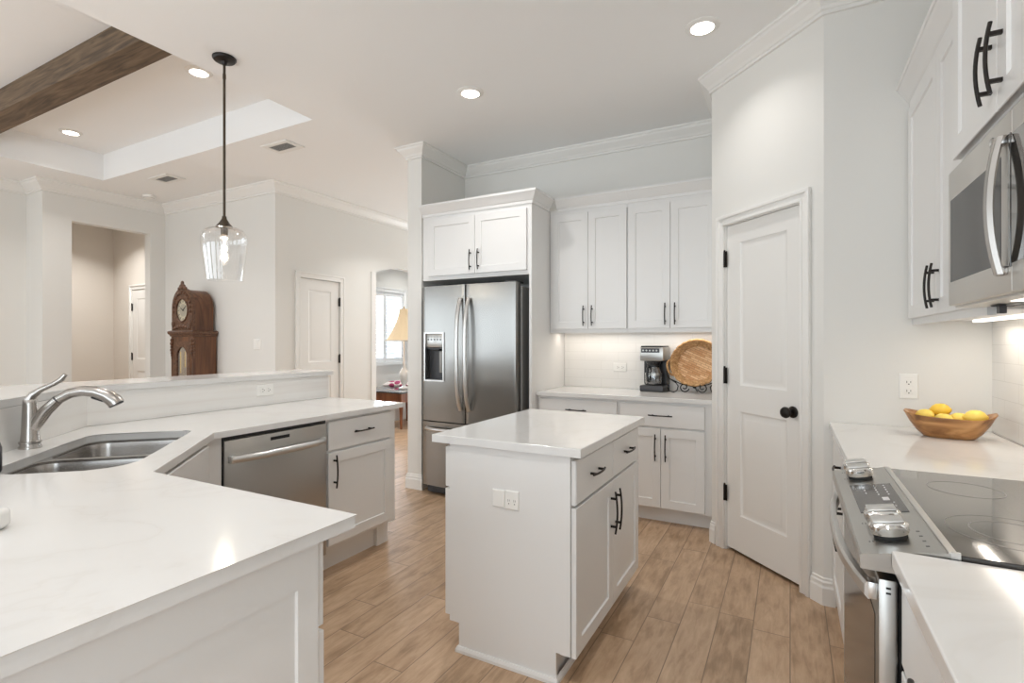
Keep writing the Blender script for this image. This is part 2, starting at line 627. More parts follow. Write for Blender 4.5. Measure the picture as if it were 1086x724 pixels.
    def slab(self, x0, x1, z0, z1, yf, t, panels=(), loops=(), edge=0.002):
        """upright slab facing -y; panels = rectangles (x0, x1, z0, z1) cut by nested loops (inset, depth)"""
        bm = self.bm

        def ring(a, b, c, d, y):
            return [bm.verts.new(p) for p in ((a, y, c), (b, y, c), (b, y, d), (a, y, d))]

        def bridge(A, B):
            for i in range(4):
                j = (i + 1) % 4
                bm.faces.new((A[i], A[j], B[j], B[i]))
        back = ring(x0, x1, z0, z1, yf + t)
        mid = ring(x0, x1, z0, z1, yf + edge)
        front = ring(x0 + edge, x1 - edge, z0 + edge, z1 - edge, yf)
        bm.faces.new(list(reversed(back)))
        bridge(back, mid)
        bridge(mid, front)
        if not panels:
            bm.faces.new(front)
            return self
        es = [bm.edges.get((front[i], front[(i + 1) % 4])) for i in range(4)]
        firsts = []
        for (a, b, c, d) in panels:
            rg = ring(a, b, c, d, yf)
            firsts.append(rg)
            for i in range(4):
                es.append(bm.edges.new((rg[i], rg[(i + 1) % 4])))
        bmesh.ops.triangle_fill(bm, edges=es, use_beauty=True, use_dissolve=False)
        for rg, (a, b, c, d) in zip(firsts, panels):
            prev = rg
            for (ins, dep) in loops:
                nx = ring(a + ins, b - ins, c + ins, d - ins, yf + dep)
                bridge(prev, nx)
                prev = nx
            bm.faces.new(prev)
        return self

    def xf(self, mat):
        for v in self.bm.verts:
            v.co = mat @ v.co
        return self


def obj(name, mb, mat, parent=None, smooth=None, recalc=True):
    me = bpy.data.meshes.new(name)
    bm = mb.bm
    if recalc:
        bmesh.ops.recalc_face_normals(bm, faces=bm.faces)
    bm.to_mesh(me)
    bm.free()
    mats = mat if isinstance(mat, (list, tuple)) else [mat]
    for m in mats:
        me.materials.append(m)
    if smooth is not None:
        for p in me.polygons:
            p.use_smooth = True
        me.set_sharp_from_angle(angle=R(smooth))
    o = bpy.data.objects.new(name, me)
    COL.objects.link(o)
    if parent is not None:
        o.parent = parent
    return o


def cut(o, mb):
    """subtract a mesh from an object, once and for good"""
    c_ = obj('cutter', mb, M['dark'], o.parent)
    md = o.modifiers.new('cut', 'BOOLEAN')
    md.operation = 'DIFFERENCE'
    md.solver = 'EXACT'
    md.object = c_
    bpy.context.view_layer.update()
    dg = bpy.context.evaluated_depsgraph_get()
    dg.update()
    me = bpy.data.meshes.new_from_object(o.evaluated_get(dg))
    o.modifiers.clear()
    me.name = o.name
    o.data = me
    for p in me.polygons:
        p.material_index = 0
    bpy.data.objects.remove(c_, do_unlink=True)
    return o


def tag(o, label, cat, group=None, kind=None):
    o['label'] = label
    o['category'] = cat
    if group:
        o['group'] = group
    if kind:
        o['kind'] = kind
    return o


def thing(name, label, cat, loc=(0, 0, 0), rotz=0.0, group=None):
    o = bpy.data.objects.new(name, None)
    o.empty_display_size = 0.1
    COL.objects.link(o)
    o.location = loc
    o.rotation_euler = (0, 0, rotz)
    return tag(o, label, cat, group)


def struct(name, mb, mat, smooth=None, label=None, cat=None):
    o = obj(name, mb, mat, None, smooth)
    o['kind'] = 'structure'
    if label:
        o['label'] = label
        o['category'] = cat
    return o


def dup(root, loc, rotz=None, label=None, group=None):
    r = root.copy()
    COL.objects.link(r)
    r.location = loc
    if rotz is not None:
        r.rotation_euler = (0, 0, rotz)
    if label:
        r['label'] = label
    if group:
        r['group'] = group

    def kids(src, dst):
        for ch in list(src.children):
            c = ch.copy()
            COL.objects.link(c)
            c.parent = dst
            kids(ch, c)
    kids(root, r)
    return r


def circle_pts(r, n, z=0.0, a0=0.0):
    return [(r * math.cos(a0 + 2 * PI * i / n), r * math.sin(a0 + 2 * PI * i / n), z) for i in range(n)]


# ------------------------------------------------------------------ key dimensions
HC = 3.05                      # ceiling
XR = 0.796                     # right (range) wall
YB = 4.36                      # kitchen back wall
PL = (-0.454, 3.624)           # pantry corner, left
PR = (0.148, 3.022)            # pantry corner, right
DW = -4.93                     # living-room wall with the closet door
YC = 3.74                      # wall behind the clock
XL = -7.05                     # far living-room wall with the hall opening
TRX0, TRX1, TRY0, TRY1, TRZ = -6.52, -3.29, -1.6, 2.83, 3.33

# ------------------------------------------------------------------ structure: floor, ceiling, walls
struct('floor', MB().box(-9.2, 1.2, -3.6, 9.2, -0.1, 0.0), M['floor'], None, 'wood look plank tile floor running from kitchen to living room', 'floor')

c = MB()
c.box(TRX1, 1.2, -3.6, 9.2, HC, HC + 0.5)
c.box(-9.2, TRX0, -3.6, 9.2, HC, HC + 0.5)
c.box(TRX0, TRX1, TRY1, 9.2, HC, HC + 0.5)
c.box(TRX0, TRX1, -3.6, TRY0, HC, HC + 0.5)
c.box(TRX0, TRX1, TRY0, TRY1, TRZ, HC + 0.5)
struct('ceiling', c, M['ceiling'], None, 'smooth off white ceiling with a recessed tray over the living room', 'ceiling')

struct('wall_right', MB().box(XR, XR + 0.14, -1.35, 4.6, 0, HC).box(XR, XR + 0.14, -3.4, -3.15, 0, HC).box(XR, XR + 0.14, -3.15, -1.35, 2.45, HC), M['wall'], None, 'kitchen wall behind the range', 'wall')  # gap towards the rear is invented, to let in added side light
struct('wall_pantry_right', MB().box(PR[0], XR, PR[1], PR[1] + 0.1, 0, HC), M['wall'], None, 'plain greige wall at the end of the range counter', 'wall')
struct('wall_pantry_left', MB().box(PL[0], PL[0] + 0.1, PL[1] + 0.02, YB, 0, HC), M['wall'], None, 'short pantry return wall beside the coffee counter', 'wall')
struct('wall_back', MB().box(-3.0, XR, YB, YB + 0.14, 0, HC), M['wall'], None, 'wall behind the refrigerator and coffee counter', 'wall')
struct('wall_stub', MB().box(-3.035, -2.88, 3.665, 9.0, 0, HC), M['wall'], None, 'narrow wall end left of the refrigerator', 'wall')
# diagonal pantry wall with the door opening (local frame: x along the wall, -y into the kitchen)
DIAG = Matrix.Translation((PL[0], PL[1], 0)) @ Matrix.Rotation(R(-45), 4, 'Z')
DLEN = math.hypot(PR[0] - PL[0], PR[1] - PL[1])
D0, D1, DZ = 0.125, 0.717, 2.048
c = MB()
c.box(0, D0, 0, 0.1, 0, HC, mat=DIAG)
c.box(D1, DLEN, 0, 0.1, 0, HC, mat=DIAG)
c.box(D0, D1, 0, 0.1, DZ, HC, mat=DIAG)
struct('wall_pantry', c, M['wall'], None, 'diagonal corner pantry wall around the white door', 'wall')

# living-room walls
c = MB()
AY0, AY1, AZ = 5.27, 6.5, 2.24
c.box(DW - 0.12, DW, YC, 4.06, 0, HC)
c.box(DW - 0.12, DW, 4.06, 4.655, 2.05, HC)
c.box(DW - 0.12, DW, 4.655, AY0, 0, HC)
c.box(DW - 0.12, DW, AY1, 9.0, 0, HC)
# arched head
arch = [(AY0, HC), (AY1, HC)]
for i in range(13):
    t = i / 12
    y = AY1 + (AY0 - AY1) * t
    arch.append((y, AZ + 0.12 * math.sin(PI * t) ** 0.8))
mt = Matrix(((0, 0, 1, DW - 0.12), (1, 0, 0, 0), (0, 1, 0, 0), (0, 0, 0, 1)))
c.prism(arch, 0.0, 0.12, mat=mt)
struct('wall_living_side', c, M['wall'], None, 'living room side wall with the white closet door and arched opening', 'wall')
struct('wall_clock', MB().box(XL - 0.12, DW - 0.12, YC, YC + 0.12, 0, HC), M['wall'], None, 'living room wall behind the grandfather clock', 'wall')
c = MB()
OY0, OY1, OZ = 2.758, 3.56, 2.66
c.box(XL - 0.12, XL, 2.5, OY0, 0, HC)
c.box(XL - 0.12, XL, OY1, YC, 0, HC)
c.box(XL - 0.12, XL, OY0, OY1, OZ, HC)
struct('wall_living_left', c, M['wall'], None, 'far living room wall with the tall hallway opening', 'wall')
struct('wall_jog', MB().box(-7.435, XL - 0.12, 2.5, 2.62, 0, HC), M['wall'], None, 'shallow wall return beside the hallway opening', 'wall')
c = MB()
c.box(-7.56, -7.435, 0.0, 2.62, 0, HC)
c.box(-7.56, -7.435, -3.4, -2.4, 0, HC)
c.box(-7.56, -7.435, -2.4, 0.0, 0, 0.6)
c.box(-7.56, -7.435, -2.4, 0.0, 2.4, HC)
struct('wall_far_left', c, M['wall'], None, 'living room window wall at the left edge', 'wall')
c = MB()
xs = [-7.6]
for a, b in WIN_REAR:
    xs += [a, b]
xs.append(1.0)
for i in range(0, len(xs), 2):
    c.box(xs[i], xs[i + 1], -3.4, -3.26, 0, HC)
for a, b in WIN_REAR:
    c.box(a, b, -3.4, -3.26, 0, 0.25)
    c.box(a, b, -3.4, -3.26, 2.45, HC)
struct('wall_rear', c, M['wall'], None, 'wall with windows behind the viewer', 'wall')
c = MB()
c.box(-8.92, -8.80, 2.1, 4.07, 0, HC)
c.box(-8.92, -7.17, 3.95, 4.07, 0, HC)
c.box(-8.92, -7.56, 2.1, 2.22, 0, HC)
struct('wall_hall', c, M['hall_wall'], None, 'warm lit hallway walls beyond the tall opening', 'wall')
c = MB()
WY0, WY1, WZ0, WZ1 = 6.25, 7.75, 0.93, 2.22
c.box(-6.66, -6.54, 3.86, WY0, 0, HC)
c.box(-6.66, -6.54, WY1, 9.0, 0, HC)
c.box(-6.66, -6.54, WY0, WY1, 0, WZ0)
c.box(-6.66, -6.54, WY0, WY1, WZ1, HC)
c.box(-6.66, -2.8, 9.0, 9.12, 0, HC)
struct('wall_sitting_room', c, M['wall'], None, 'sitting room walls seen through the arched opening', 'wall')

# crown moulding and baseboards
CROWN = [(0.0, 0.0), (0.082, 0.0), (0.082, -0.014), (0.072, -0.02), (0.066, -0.034), (0.048, -0.052), (0.030, -0.070), (0.022, -0.084), (0.014, -0.088), (0.014, -0.104), (0.0, -0.106)]
LCROWN = [(d * 1.05, z * 1.12) for d, z in CROWN]
struct('trim_1', MB().sweep(CROWN, [(-3.035, 9.0), (-3.035, 3.665), (-2.88, 3.665), (-2.88, YB), (PL[0], YB), PL, PR, (XR, PR[1]), (XR, -3.26)], HC), M['trim'], None, 'white crown moulding around the kitchen and pantry', 'crown moulding')
struct('trim_2', MB().sweep(LCROWN, [(-7.435, -3.26), (-7.435, 2.5), (XL, 2.5), (XL, YC), (DW, YC), (DW, 9.0)], HC), M['trim'], None, 'white crown moulding around the living room', 'crown moulding')
BASE = [(0, 0), (0.016, 0), (0.016, 0.085), (0.012, 0.095), (0.012, 0.112), (0.007, 0.120), (0.007, 0.130), (0, 0.135)]


def along(t):
    v = DIAG @ Vector((t, 0, 0))
    return (v.x, v.y)


struct('baseboard_column', MB().sweep(BASE, [(-3.035, 9.0), (-3.035, 3.665), (-2.88, 3.665), (-2.88, 3.675)]), M['trim'], None, 'white baseboard around the wall end left of the refrigerator', 'baseboard')
struct('baseboard_pantry_left', MB().sweep(BASE, [(PL[0], 3.74), PL, along(0.045)]), M['trim'], None, 'short white baseboard left of the pantry door', 'baseboard')
struct('baseboard_pantry_right', MB().sweep(BASE, [along(D1 + 0.065), PR, (0.198, PR[1])]), M['trim'], None, 'white baseboard at the corner right of the pantry door', 'baseboard')
struct('baseboard_living', MB().sweep(BASE, [(XL, OY1 + 0.02), (XL, YC), (DW, YC), (DW, 3.97)]), M['trim'], None, 'white baseboard behind the grandfather clock', 'baseboard')
struct('baseboard_side', MB().sweep(BASE, [(DW, 4.74), (DW, AY0 - 0.09)]), M['trim'], None, 'white baseboard between closet door and arched opening', 'baseboard')


# ------------------------------------------------------------------ doors
def casing(mb, x0, x1, ztop, w=0.075, t=0.018, z0=0.0, mat=None):
    """flat moulded casing round an opening, facing -y at y = 0"""
    h = ztop + w - 0.0006
    for (a, b, s) in ((x0 - w, x0, -1), (x1, x1 + w, 1)):
        mb.box(a, b, -t * 0.75, 0, z0, h, 0.003, mat=mat)
        o = a - 0.0004 if s < 0 else b - 0.0216
        mb.box(o, o + 0.022, -t * 1.25, -0.0004, z0 + 0.0004, h - 0.0004, 0.004, mat=mat)
        i = b - 0.0156 if s < 0 else a - 0.0004
        mb.box(i, i + 0.016, -t * 0.95, -0.0004, z0 + 0.0004, ztop + 0.015, 0.003, mat=mat)
    mb.box(x0 - 0.001, x1 + 0.001, -t * 0.75 - 0.0005, -0.0002, ztop - 0.0002, ztop + w, 0.003, mat=mat)
    mb.box(x0 - w + 0.001, x1 + w - 0.001, -t * 1.25 - 0.0006, -0.0006, ztop + w - 0.022, ztop + w + 0.0008, 0.004, mat=mat)
    mb.box(x0 - 0.015, x1 + 0.015, -t * 0.95 - 0.0006, -0.0008, ztop - 0.0008, ztop + 0.0155, 0.003, mat=mat)
    return mb


PANEL_LOOPS = [(0.0, 0.0), (0.010, 0.008), (0.020, 0.009), (0.045, 0.0025), (0.050, 0.002)]


def hinge(parent, x, y, z, h=0.09, s=1):
    m = MB()
    m.tube([(x, y, z - h / 2), (x, y, z + h / 2)], 0.0075, 10)
    m.ball((x, y, z + h / 2 + 0.003), 0.007, seg=8)
    m.box(x - 0.003 * s, x + 0.018 * s, y + 0.001, y + 0.006, z - h / 2, z + h / 2)
    return obj('hinge', m, M['bronze'], parent, 40)


# pantry door
d1 = thing('door_1', 'white two panel pantry door with black knob on the diagonal wall', 'door', (PL[0], PL[1], 0), R(-45))
d1['kind'] = 'structure'
lf = MB().slab(D0 + 0.006, D1 - 0.006, 0.022, DZ - 0.006, 0.012, 0.035,
               [(0.247, 0.608, 1.045, 1.925), (0.247, 0.608, 0.245, 0.885)], PANEL_LOOPS)
obj('door_leaf', lf, M['door'], d1, 35)
obj('door_casing', casing(MB(), D0, D1, DZ, 0.062), M['trim'], d1, 35)
jb = MB().box(D0, D0 + 0.004, 0.0, 0.1, 0, DZ).box(D1 - 0.004, D1, 0.0, 0.1, 0, DZ).box(D0, D1, 0.0, 0.1, DZ - 0.004, DZ)
obj('door_jamb', jb, M['trim'], d1)
kn = MB()
KX, KZ = 0.652, 0.935
kn.lathe([(0.0, 0), (0.031, 0.0), (0.032, 0.006), (0.026, 0.010), (0.012, 0.013), (0.011, 0.030), (0.020, 0.036), (0.029, 0.046), (0.0305, 0.056), (0.026, 0.066), (0.012, 0.071), (0.0, 0.0715)], 24,
         Matrix.Translation((KX, 0.012, KZ)) @ Matrix.Rotation(R(90), 4, 'X'), cap=False)
obj('door_knob', kn, M['bronze'], d1, 50)
for z in (1.835, 1.10, 0.36):
    hinge(d1, D0 + 0.002, -0.004, z, 0.10)
obj('latch_plate', MB().box(D1 - 0.010, D1 + 0.001, -0.001, 0.02, KZ - 0.03, KZ + 0.03), M['bronze'], d1)

# closet door in the living-room side wall (faces +x: local -y -> +x)
d2 = thing('door_2', 'white panel closet door in the living room beyond the raised bar', 'door', (DW, 4.06, 0), R(90))
d2['kind'] = 'structure'
W2 = 4.655 - 4.06
obj('door_leaf', MB().slab(0.004, W2 - 0.004, 0.02, 2.046, 0.01, 0.035, [(0.13, W2 - 0.13, 1.07, 1.92), (0.13, W2 - 0.13, 0.25, 0.90)], PANEL_LOOPS), M['door'], d2, 35)
obj('door_casing', casing(MB(), 0, W2, 2.05, 0.068), M['trim'], d2, 35)
for z in (1.80, 1.10, 0.3):
    hinge(d2, W2 - 0.004, -0.004, z, 0.10, -1)
obj('door_knob', MB().lathe([(0.0, 0), (0.031, 0.0), (0.026, 0.010), (0.012, 0.013), (0.011, 0.030), (0.029, 0.046), (0.026, 0.066), (0.0, 0.0715)], 20, Matrix.Translation((0.065, 0.01, 0.93)) @ Matrix.Rotation(R(90), 4, 'X'), cap=False), M['bronze'], d2, 50)

# hallway door (faces -y)
d3 = thing('door_3', 'white panel door at the end of the warm lit hallway', 'door', (-8.26, 3.95, 0), 0)
d3['kind'] = 'structure'
obj('door_leaf', MB().slab(0.0, 0.66, 0.02, 2.04, -0.012, 0.01, [(0.12, 0.54, 1.07, 1.92), (0.12, 0.54, 0.25, 0.90)], [(0, 0), (0.012, 0.006), (0.02, 0.006), (0.045, 0.001)]), M['door'], d3, 35)
obj('door_casing', casing(MB(), 0, 0.66, 2.05, 0.068, 0.022), M['trim'], d3, 35)
for z in (1.80, 1.10, 0.3):
    hinge(d3, 0.002, -0.020, z, 0.10)

# opening casing of the arch (thin white casing), sitting-room window
c = MB()
c.box(DW - 0.13, DW + 0.012, AY0 - 0.02, AY0 + 0.012, 0, AZ)
c.box(DW, DW + 0.014, AY0 - 0.075, AY0 - 0.015, 0, AZ + 0.01, 0.003)
struct('trim_3', c, M['trim'], None, 'white casing on the left jamb of the arched opening', 'trim')

wn = thing('window_1', 'bright sitting room window with white plantation shutters', 'window', (-6.54, WY0, 0), R(90))
wn['kind'] = 'structure'
WW = WY1 - WY0
fr = MB()
casing(fr, 0, WW, WZ1, 0.08, 0.02, WZ0 - 0.02)
fr.box(-0.08, WW + 0.08, -0.05, 0, WZ0 - 0.05, WZ0)
obj('window_frame', fr, M['outdoor'], wn, 35)
obj('pane', MB().box(0, WW, 0.09, 0.095, WZ0, WZ1), M['pane'], wn)
npan = 3
for k in range(npan):
    a, b = k * WW / npan + 0.003, (k + 1) * WW / npan - 0.003
    s = MB()
    s.box(a, a + 0.04, 0.0, 0.028, WZ0, WZ1)
    s.box(b - 0.04, b, 0.0, 0.028, WZ0, WZ1)
    s.box(a + 0.04, b - 0.04, 0.002, 0.026, WZ0 + 0.001, WZ0 + 0.08)
    s.box(a + 0.04, b - 0.04, 0.002, 0.026, WZ1 - 0.08, WZ1 - 0.001)
    z = WZ0 + 0.115
    while z < WZ1 - 0.10:
        s.box(a + 0.04, b - 0.04, -0.03, 0.03, -0.004, 0.004, mat=Matrix.Translation((0, 0.014, z)) @ Matrix.Rotation(R(18), 4, 'X'))
        z += 0.068
    s.tube([((a + b) / 2, -0.022, WZ0 + 0.09), ((a + b) / 2, -0.022, WZ1 - 0.09)], 0.005, 6)
    obj('shutter_panel', s, M['outdoor'], wn)

# rear windows (behind the viewer): frames with mullions, seen in reflections
for i, (a, b) in enumerate(WIN_REAR):
    wr = thing('window_%d' % (i + 2), 'rear window letting daylight into the room behind the viewer', 'window', ((a + b) / 2, -3.33, 0.25))
    wr['kind'] = 'structure'
    h, hw = 2.20, (b - a) / 2
    f_ = MB()
    f_.box(-hw, -hw + 0.05, -0.03, 0.03, 0, h).box(hw - 0.05, hw, -0.03, 0.03, 0, h).box(-hw, hw, -0.03, 0.03, 0, 0.05).box(-hw, hw, -0.03, 0.03, h - 0.05, h)
    f_.box(-0.02, 0.02, -0.02, 0.02, 0, h).box(-hw, hw, -0.02, 0.02, h / 2 - 0.02, h / 2 + 0.02)
    obj('window_frame', f_, M['outdoor'], wr)

# ------------------------------------------------------------------ ceiling fittings
beam = tag(obj('ceiling_beam', MB().box(TRX0 + 0.004, TRX1 - 0.004, 1.70, 1.885, 3.145, TRZ - 0.002, 0.004), M['beam']),
           'rough brown wooden beam across the tray ceiling', 'beam')


def can(x, y, z, label, spot=20):
    t = thing('recessed_light', label, 'ceiling light', (x, y, z), 0, 'recessed ceiling lights')
    obj('trim_ring', MB().lathe([(0.062, -0.012), (0.090, -0.004), (0.092, 0.0), (0.062, 0.0)], 32, closed=True, cap=False), M['trim'], t, 40)
    obj('diffuser', MB().lathe([(0.0, -0.009), (0.060, -0.009), (0.062, -0.003), (0.0, -0.003)], 32, cap=False), M['lamp_on'], t, 40)
    a = area('can_light', (x, y, z - 0.016), (0, 0, 0), 0.12, 0.12, spot, (1.0, 0.98, 0.95), 118, 'DISK')
    a.data.shape = 'DISK'
    return t


can(-0.426, 3.009, HC, 'recessed ceiling light nearest the pantry wall', 4.5)
can(-1.963, 3.041, HC, 'recessed kitchen ceiling light in front of the refrigerator cabinets', 12)
can(-3.892, 2.30, TRZ, 'recessed tray ceiling light beside the pendant rod', 13)
can(-6.10, 2.38, TRZ, 'recessed tray ceiling light in the far left corner of the tray', 13)
for (x, y, z) in ((-0.45, 0.6, HC), (-1.96, 0.6, HC), (-0.45, -1.6, HC), (-2.2, -1.6, HC), (-3.9, 0.0, TRZ), (-6.1, 0.0, TRZ), (-4.0, 5.2, HC), (-5.85, 5.3, HC), (-5.85, 7.6, HC)):  # unseen lamps added to brighten kitchen, living room, side hall and sitting room
    can(x, y, z, 'recessed ceiling light added in a part of the house outside the view', (15 if x < -5 else 18) if y > 5 else 9 if x < -3 else 8)
can(-8.0, 3.3, HC, 'recessed hallway ceiling light hidden above the tall opening', 26)


def vent(x, y, label, L_=0.33, W_=0.20):
    t = thing('ceiling_vent', label, 'vent', (x, y, HC), 0, 'ceiling air vents')
    f_ = MB()
    a, b = L_ / 2, W_ / 2
    f_.prism([(-a, -b), (a, -b), (a, b), (-a, b)], -0.010, -0.001, holes=[[(-a + .045, -b + .045), (a - .045, -b + .045), (a - .045, b - .045), (-a + .045, b - .045)]])
    obj('frame', f_, M['trim'], t)
    obj('duct_shadow', MB().box(-a + .045, a - .045, -b + .045, b - .045, -0.003, -0.0015), M['vent_dark'], t)
    s = MB()
    n = 9
    for k in range(n):
        y_ = -b + .05 + (W_ - .1) * k / (n - 1)
        s.box(-a + .045, a - .045, -0.0035, 0.0035, -0.0008, 0.0008, mat=Matrix.Translation((0, y_, -0.007)) @ Matrix.Rotation(R(35), 4, 'X'))
    obj('louvres', s, M['mesh_grey'], t)
    return t


vent(-3.972, 3.089, 'white ceiling vent nearer the kitchen, beside the tray corner')
vent(-5.839, 3.113, 'white ceiling vent farther left, below the tray edge')
t = thing('smoke_detector', 'round white smoke detector on the ceiling near the clock wall', 'smoke detector', (-6.72, 3.38, HC))
obj('housing', MB().lathe([(0.0, -0.036), (0.045, -0.034), (0.060, -0.022), (0.066, -0.008), (0.066, -0.001), (0.0, -0.001)], 28, cap=False), M['plate'], t, 40)
obj('vent_band', MB().lathe([(0.050, -0.031), (0.054, -0.029), (0.054, -0.026), (0.050, -0.026)], 28, closed=True, cap=False), M['mesh_grey'], t, 40)

# pendant
t = thing('pendant_lamp', 'clear glass pendant lamp on a bronze rod above the bar', 'pendant lamp', (-3.05, 1.957, HC))
obj('canopy', MB().lathe([(0.0, -0.001), (0.066, -0.001), (0.066, -0.010), (0.058, -0.020), (0.020, -0.026), (0.012, -0.045), (0.0, -0.045)], 32, cap=False), M['bronze'], t, 40)
obj('rod', MB().tube([(0, 0, -0.04), (0, 0, -1.0)], 0.0075, 12).tube([(0, 0, -0.10), (0, 0, -0.13)], 0.0095, 12), M['antique'], t, 40)
obj('socket', MB().lathe([(0.0, -0.965), (0.012, -0.97), (0.014, -0.985), (0.030, -1.012), (0.046, -1.030), (0.046, -1.038), (0.020, -1.040), (0.020, -1.085), (0.0, -1.085)], 24, cap=False), M['antique'], t, 40)
prof = [(0.040, -1.036), (0.075, -1.040), (0.105, -1.055), (0.122, -1.082), (0.127, -1.115), (0.126, -1.155), (0.120, -1.215), (0.111, -1.285), (0.103, -1.350), (0.101, -1.362)]
gl = MB().lathe(prof + [(r - 0.003, z) for r, z in reversed(prof)], 40, closed=True, cap=False)
obj('glass_shade', gl, M['glass'], t, 50)
b_ = obj('bulb', MB().lathe([(0.012, -1.085), (0.014, -1.10), (0.022, -1.125), (0.026, -1.155), (0.024, -1.19), (0.017, -1.22), (0.0, -1.236)], 20, cap=False), M['bulb_glass'], t, 50)
obj('filament', MB().tube([(0, 0, -1.10), (0, 0, -1.205)], [0.004, 0.0075], 8), M['filament'], b_)
l = bpy.data.lights.new('pendant_light', 'POINT')
l.energy = 7
l.color = (1, 0.88, 0.70)
l.shadow_soft_size = 0.02
lo = bpy.data.objects.new('pendant_light', l)
COL.objects.link(lo)
lo.location = (-3.05, 1.957, HC - 1.16)


# ------------------------------------------------------------------ cabinet parts
def handle(parent, x, z, length, yf, vertical=True, mat='bronze', r=0.0045):
    """arched bar pull centred at (x, z) on a front at y = yf facing -y"""
    m = MB()
    n = 11
    pts = []
    for i in range(n):
        s = -1 + 2 * i / (n - 1)
        o = yf - 0.021 - 0.009 * (1 - s * s)
        pts.append((x, o, z + s * length / 2) if vertical else (x + s * length / 2, o, z))
    m.tube(pts, r, 8, flat=1.0)
    for s in (-0.66, 0.66):
        o = yf - 0.021 - 0.009 * (1 - s * s)
        if vertical:
            m.box(x - 0.0045, x + 0.0045, o, yf, z + s * length / 2 - 0.0045, z + s * length / 2 + 0.0045)
        else:
            m.box(x + s * length / 2 - 0.0045, x + s * length / 2 + 0.0045, o, yf, z - 0.0045, z + 0.0045)
    return obj('handle', m, M[mat], parent, 40)


def shaker(parent, x0, x1, z0, z1, yf, hx=None, hz=None, hl=0.19, fw=0.058, t=0.019):
    d = obj('door', MB().slab(x0, x1, z0, z1, yf, t, [(x0 + fw, x1 - fw, z0 + fw, z1 - fw)], [(0.0, 0.0), (0.003, 0.0075)]), M['cab'], parent)
    if hx is not None:
        handle(d, hx, hz, hl, yf, True)
    return d


def drawer(parent, x0, x1, z0, z1, yf, hl=0.15, t=0.019, hx=None):
    d = obj('drawer', MB().slab(x0, x1, z0, z1, yf, t, edge=0.004), M['cab'], parent)
    if hl:
        handle(d, (x0 + x1) / 2 if hx is None else hx, (z0 + z1) / 2 + 0.004, hl, yf, False)
    return d


def base_body(parent, x0, x1, depth, top=0.880, toe=0.105, rec=0.075):
    obj('cabinet_body', MB().box(x0, x1, -depth, -0.003, toe, top), M['cab'], parent)
    obj('toe_kick', MB().box(x0, x1, -depth + rec, -0.003, 0.0, toe - 0.0005), M['cab'], parent)


CORN = [(0.0, 0.0), (0.012, 0.0), (0.014, 0.022), (0.022, 0.028), (0.038, 0.050), (0.055, 0.070), (0.060, 0.078), (0.066, 0.080), (0.066, 0.098), (0.0, 0.098)]


# ------------------------------------------------------------------ kitchen back wall
struct('trim_4', MB().box(-1.798, PL[0] - 0.001, YB - 0.009, YB - 0.0005, 0.9145, 1.405), M['tile'], None, 'white tile backsplash behind the coffee maker', 'backsplash')
# refrigerator enclosure
t = thing('refrigerator_cabinet', 'white two door cabinet with tall side panel above the refrigerator', 'cabinet', (-2.878, YB, 0), 0)
D_ = YB - 3.68
WF = 2.878 - 1.800
obj('cabinet_body', MB().box(0.002, WF - 0.022, -D_, -0.003, 1.85, 2.42), M['cab'], t)
obj('side_panel', MB().box(WF - 0.022, WF, -D_ - 0.001, -0.003, 0.0, 2.42), M['cab'], t)
sx0, sx1 = 0.075, WF - 0.040
mid = (sx0 + sx1) / 2
shaker(t, sx0, mid - 0.002, 1.885, 2.375, -D_ - 0.019, mid - 0.040, 2.0, 0.17)
shaker(t, mid + 0.002, sx1, 1.885, 2.375, -D_ - 0.019, mid + 0.040, 2.0, 0.17)
obj('cornice', MB().sweep(CORN, [(0.002, -D_), (WF, -D_), (WF, -0.37)], 2.41), M['cab'], t)

# upper cabinets
UY = 4.03
ux = [-1.797, -1.128, PL[0] - 0.002]
lab = ['white two door wall cabinet beside the refrigerator side panel', 'white two door wall cabinet above the coffee maker and wicker tray']
for i in range(2):
    t = thing('wall_cabinet', lab[i], 'cabinet', (ux[i], YB, 0), 0, 'upper cabinets on the back wall')
    W_ = ux[i + 1] - ux[i] - 0.001
    D_ = YB - UY
    obj('cabinet_body', MB().box(0, W_, -D_, -0.010, 1.408, 2.42).box(0, W_, -D_, -D_ + 0.02, 1.386, 1.408), M['cab'], t)
    a = 0.028 if i == 0 else 0.006
    b = W_ - 0.005 if i == 0 else W_ - 0.018
    m_ = (a + b) / 2
    shaker(t, a, m_ - 0.0015, 1.418, 2.372, -D_ - 0.019, m_ - 0.036, 1.525, 0.165)
    shaker(t, m_ + 0.0015, b, 1.418, 2.372, -D_ - 0.019, m_ + 0.036, 1.525, 0.165)
    obj('cornice', MB().sweep(CORN, [(0.070 if i == 0 else 0.0, -D_), (W_, -D_)], 2.405), M['cab'], t)
    obj('under_light', MB().box(0.1, W_ - 0.1, -0.17, -0.13, 1.398, 1.4075), M['strip_on'], t)
area('undercabinet_light', ((ux[0] + ux[1]) / 2, YB - 0.15, 1.392), (0, 0, 0), 0.62, 0.06, 1.4, (1, 0.90, 0.78), 170)
area('undercabinet_light', ((ux[1] + ux[2]) / 2, YB - 0.15, 1.392), (0, 0, 0), 0.62, 0.06, 1.4, (1, 0.90, 0.78), 170)

